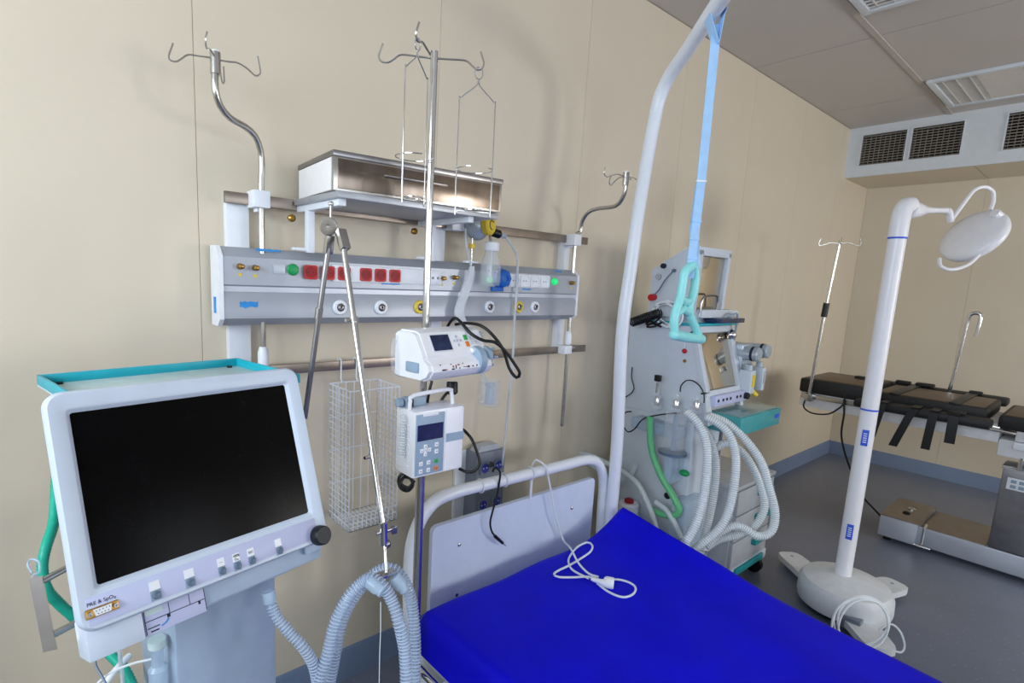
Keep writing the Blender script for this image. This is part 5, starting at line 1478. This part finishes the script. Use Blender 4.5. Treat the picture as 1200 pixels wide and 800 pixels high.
# head: a shallow round dish seen from its back
vx = (Vector((0, 0, 1.5)) - hc).normalized()
RX, UP = Vector((.7731, -.6330, -.0451)), Vector((.05, .10, .99)).normalized()
maj = (Vector((3.553, 0.44, 1.911)) - Vector((3.301, 0.604, 1.698)))
maj = (maj - vx * maj.dot(vx)).normalized()
nn = maj.cross(vx).normalized()
if nn.z < 0:
    nn = -nn
hn = (vx * .63 + nn * .77).normalized()                 # outward normal of the back
hn = (hn - maj * hn.dot(maj)).normalized()
mi = hn.cross(maj)
HS = .74
HM = Matrix(((maj.x, mi.x, hn.x, hc.x), (maj.y, mi.y, hn.y, hc.y), (maj.z, mi.z, hn.z, hc.z), (0, 0, 0, 1))) @ Matrix.Diagonal((HS, HS, HS, 1))
B().lathe([(1e-6, -.030), (.15, -.030), (.165, -.034), (.178, -.030), (.183, -.012), (.180, .006), (.165, .022), (.12, .036), (.06, .043), (1e-6, .045)], HM, 48).build('head', 'lamp_white', la)
B().lathe([(1e-6, -.0305), (.148, -.0305), (.148, -.033), (1e-6, -.034)], HM, 40).build('lamp_glass', 'clear', la)
tp_ = hc + maj * .112 + hn * .02
B().cyl(tp_ - hn * .012, tp_ + hn * .02, .02, None, 16).build('head_boss', 'lamp_white', la)
st_ = a2_ + ad * .055 + Vector((0, 0, -.04))
hook = [st_, (3.419, 0.562, 1.974), (3.449, 0.545, 2.015), (3.484, 0.52, 2.028), (3.524, 0.496, 2.012), (3.539, 0.489, 1.971), (3.527, 0.491, 1.927)]
B().tube(spline(hook, .01), .0085, 12).build('gooseneck', 'lamp_white', la)
yk = [hc + maj * -.19 + mi * .03]
yoke = spline([(3.261, 0.596, 1.688), (3.235, 0.584, 1.656), (3.245, 0.559, 1.64), (3.281, 0.531, 1.644), (3.338, 0.502, 1.67), (3.388, 0.483, 1.711)], .01)
B().tube(yoke, .008, 10).build('hand_rail', 'lamp_white', la)
# cable coiled on the base
lc = thing('lamp_cable', 'white cable coiled on the front of the examination lamp base', 'cable', (2.674, 0.532, 0.07))
for k, (rx_, rz_, dx_, dz_, dd) in enumerate(((.115, .105, 0, 0, 0), (.108, .098, .006, .006, .006), (.120, .108, -.004, -.006, .012), (.104, .104, .012, -.008, .018))):
    c = Vector((2.634, 0.529, 0.155)) + Vector((RX.x * dx_, RX.y * dx_, dz_)) - Vector((.75, .18, .0)) * dd
    q = []
    for j in range(40):
        a = 2 * math.pi * j / 40
        q.append(c + RX * rx_ * math.cos(a) * (1 + .03 * math.sin(3 * a + k)) + Vector((.30, .08, .95)) * rz_ * math.sin(a))
    B().tube(q, .0042, 6, True).build('coil', 'cable_white', lc)
B().tube(spline([(2.714, 0.481, 0.111), (2.755, 0.453, 0.138), (2.783, 0.423, 0.108), (2.794, 0.403, 0.052), (2.781, 0.408, 0.023), (2.748, 0.437, 0.031), (2.71, 0.471, 0.047)], .01), .0042, 6).build('loose_end', 'cable_white', lc)
bp = Vector((2.764, 0.587, 0.059))
B().box(bp + Vector((.04, .01, -.01)), (.07, .08, .06), .006).build('cutout_block', 'socket_grey', lc)  # grey block standing in for the dark cutout in the lamp base

# ================================================================== OPERATING TABLE
ot = thing('operating_table', 'stainless operating table with black padded sections at the far end of the room', 'operating table', (4.3, .2, 0))
B().box2((4.05, .36, .75), (4.53, 1.345, .85), .006).build('top_frame', 'table_white', ot)
B().box2((4.05, -1.0, .775), (4.53, .30, .83), .006).build('top_frame', 'table_white', ot)
for x in (4.015, 4.555):
    B().box2((x - .006, .36, .815), (x + .006, 1.33, .843), .002).build('accessory_rail', 'steel', ot)
    B().box2((x - .006, -.95, .80), (x + .006, .25, .828), .002).build('accessory_rail', 'steel', ot)
def pad(y0, y1, x0_, x1_, z0_, z1_, nm='pad', top=True):
    o = B().box2((x0_, y0, z0_), (x1_, y1, z1_), .018).build(nm, 'pad_black', ot)
    if top:
        B().box2((x0_ + .03, y0 + .02, z1_ - .004), (x1_ - .03, y1 - .02, z1_ + .002), .002).build('pad_reflection', 'pad_reflection', o)  # thin sheet with the brown reflection in its colour
    return o
pad(.96, 1.35, 4.02, 4.55, .85, .945, 'head_pad')
pad(.42, .95, 4.04, 4.53, .85, .925, 'back_pad')
pad(-.95, .375, 4.03, 4.55, .83, .905, 'leg_pad')
ab = pad(.385, 1.0, 3.885, 4.0, .835, .885, 'arm_board', False)
B().tube(spline([(3.96, .40, .832), (3.99, .33, .825), (4.01, .30, .82)], .01), .008, 8).build('board_hinge', 'steel', ab)
ab2 = pad(.40, 1.02, 4.575, 4.70, .875, .925, 'arm_board', False)
for (y, x, l, w, sk) in ((.845, 3.868, .12, .035, .03), (.70, 3.868, .15, .04, .07), (.615, 3.868, .13, .04, .01), (.53, 3.868, .07, .045, .0)):
    p_ = [(x + .12, y, .892), (x + .01, y, .892), (x, y, .882), (x - .003, y + sk * .3, .83), (x - .002, y + sk, .80 - l)]
    B().ribbon(p_, (0, 1, 0), w, .004).build('strap', 'black', ot)
for (y, x0_, x1_) in ((.84, 4.04, 4.70), (.56, 4.03, 4.72)):
    B().box2((x0_, y - .025, .922), (x1_, y + .025, .934), .003).build('body_strap', 'black', ot)
for (x, y, z, s) in ((4.62, .92, .935, .05), (4.60, .80, .94, .06), (4.60, .55, .935, .04), (3.94, .53, .895, .045), (4.4, 1.1, .952, .05)):
    B().box((x, y, z), (s, s * 1.6, .022), .008, zrot((0, 0, 0), 0)).build('strap_buckle', 'pad_black', ot)
B().box2((4.05, -.02, .68), (4.5, .36, .775), .012).build('tilt_head', 'table_white', ot)
B().box2((4.02, .10, .735), (4.06, .30, .775), .006).build('tilt_cover', 'white_plastic', ot)
B().box2((4.10, -.12, .15), (4.46, .325, .615), .006).build('column', 'steel_dark', ot)
B().box2((4.09, -.13, .610), (4.47, .33, .625), .002).build('column_collar', 'steel_bright', ot)
kp = B().box2((4.092, .12, .50), (4.102, .30, .565), .002).build('control_panel', 'white_plastic', ot)
for r_ in range(2):
    for q in range(5):
        B().box2((4.089, .135 + q * .032, .510 + r_ * .028), (4.093, .157 + q * .032, .528 + r_ * .028), .001).build('control_key', 'button_grey', kp)
B().cyl((4.06, .26, .62), (4.06, .26, .76), .010, None, 10).build('tilt_rod', 'steel_bright', ot)
B().box2((4.10, -1.0, .03), (4.50, .63, .145), .006).build('base', 'table_steel', ot)
eb = B().box2((4.07, .625, .03), (4.52, .812, .163), .005).build('base_end_box', 'table_steel', ot)
B().box2((4.066, .621, .160), (4.524, .816, .166), .002).build('end_lid', 'rail_brown', eb)
B().box2((4.105, .33, .1455), (4.495, .62, .149), .001).build('base_lid', 'rail_brown', ot)
for (x, y) in ((4.33, .71), (4.22, .715)):
    B().lathe([(.02, 0), (.02, .006), (.012, .012), (1e-6, .012)], Matrix.Translation((x, y, .166)), 16).build('lid_button', 'steel_bright' if x > 4.3 else 'black', eb)
B().tube([(4.15, .60, .15), (4.08, .597, .145), (4.07, .595, .05), (4.055, .595, .045)], .008, 8).build('brake_pedal', 'steel_bright', ot)
B().tube([(4.05, .55, .045), (4.05, .63, .045)], .008, 8).build('pedal_bar', 'steel_bright', ot)
for (x, y) in ((4.12, .77), (4.46, .77), (4.12, -.9), (4.46, -.9)):
    B().cyl((x, y, 0), (x, y, .032), .02, None, 12).build('base_foot', 'black_rubber', ot)
dp = thing('table_drip_pole', 'slim steel drip pole rising from the head end of the operating table', 'drip pole', (4.0, 1.275, .82))
B().cyl((4.0, 1.278, .80), (4.0, 1.255, 1.40), .0105, None, 12).build('lower_tube', 'steel', dp)
B().cyl((4.0, 1.255, 1.40), (4.0, 1.228, 1.83), .007, None, 12).build('upper_tube', 'steel_bright', dp)
B().cyl((4.0, 1.257, 1.36), (4.0, 1.252, 1.45), .018, None, 14).build('black_clamp', 'black', dp)
B().box2((3.985, 1.25, .80), (4.03, 1.30, .85), .004).build('rail_clamp', 'steel', dp)
for ang in (20, 110, 200, 290):
    B().tube(hook_arm((4.0, 1.228, 1.825), math.radians(ang), .11, .01, .03, 0), .0025, 6).build('hook', 'steel', dp)
cr = thing('table_crook', 'chromed crook-shaped bar standing behind the operating table', 'bar', (4.62, .72, .87))
ck = [(4.62, 0.682, 0.897), (4.62, 0.664, 1.164), (4.62, 0.652, 1.4)]
B().tube(spline([(4.62, ck[0][1], .85), ck[1], (4.62, ck[2][1], ck[2][2] - .02), (4.62, ck[2][1] - .008, ck[2][2] + .02), (4.62, ck[2][1] - .03, ck[2][2] + .03), (4.62, ck[2][1] - .055, ck[2][2] + .02), (4.62, 0.598, 1.351), (4.62, 0.604, 1.286)], .02), .011, 12).build('tube', 'steel_bright', cr)
B().box2((4.55, ck[0][1] - .02, .815), (4.635, ck[0][1] + .02, .86), .004).build('rail_clamp', 'steel', cr)
soft('table_cable', 'black cable sagging from the operating table and down to its base', [(4, 1.268, 0.845), (4, 1.293, 0.805), (4, 1.297, 0.752), (4, 1.242, 0.723), (4, 1.154, 0.737), (4, 1.103, 0.782), (4, 1.075, 0.827), (4, 1.078, 0.882)], .005, 'black', 'cable', 8)
soft('base_cable', 'black cable hanging from the operating table to the base end box', [(4, 1.078, 0.849), (4, 1.066, 0.757), (4.02, 1.069, 0.624), (4.05, 1.043, 0.5), (4.1, 0.995, 0.355), (4.12, 0.933, 0.232), (4.13, 0.862, 0.163), (4.16, .815, .11)], .006, 'black', 'cable', 8)
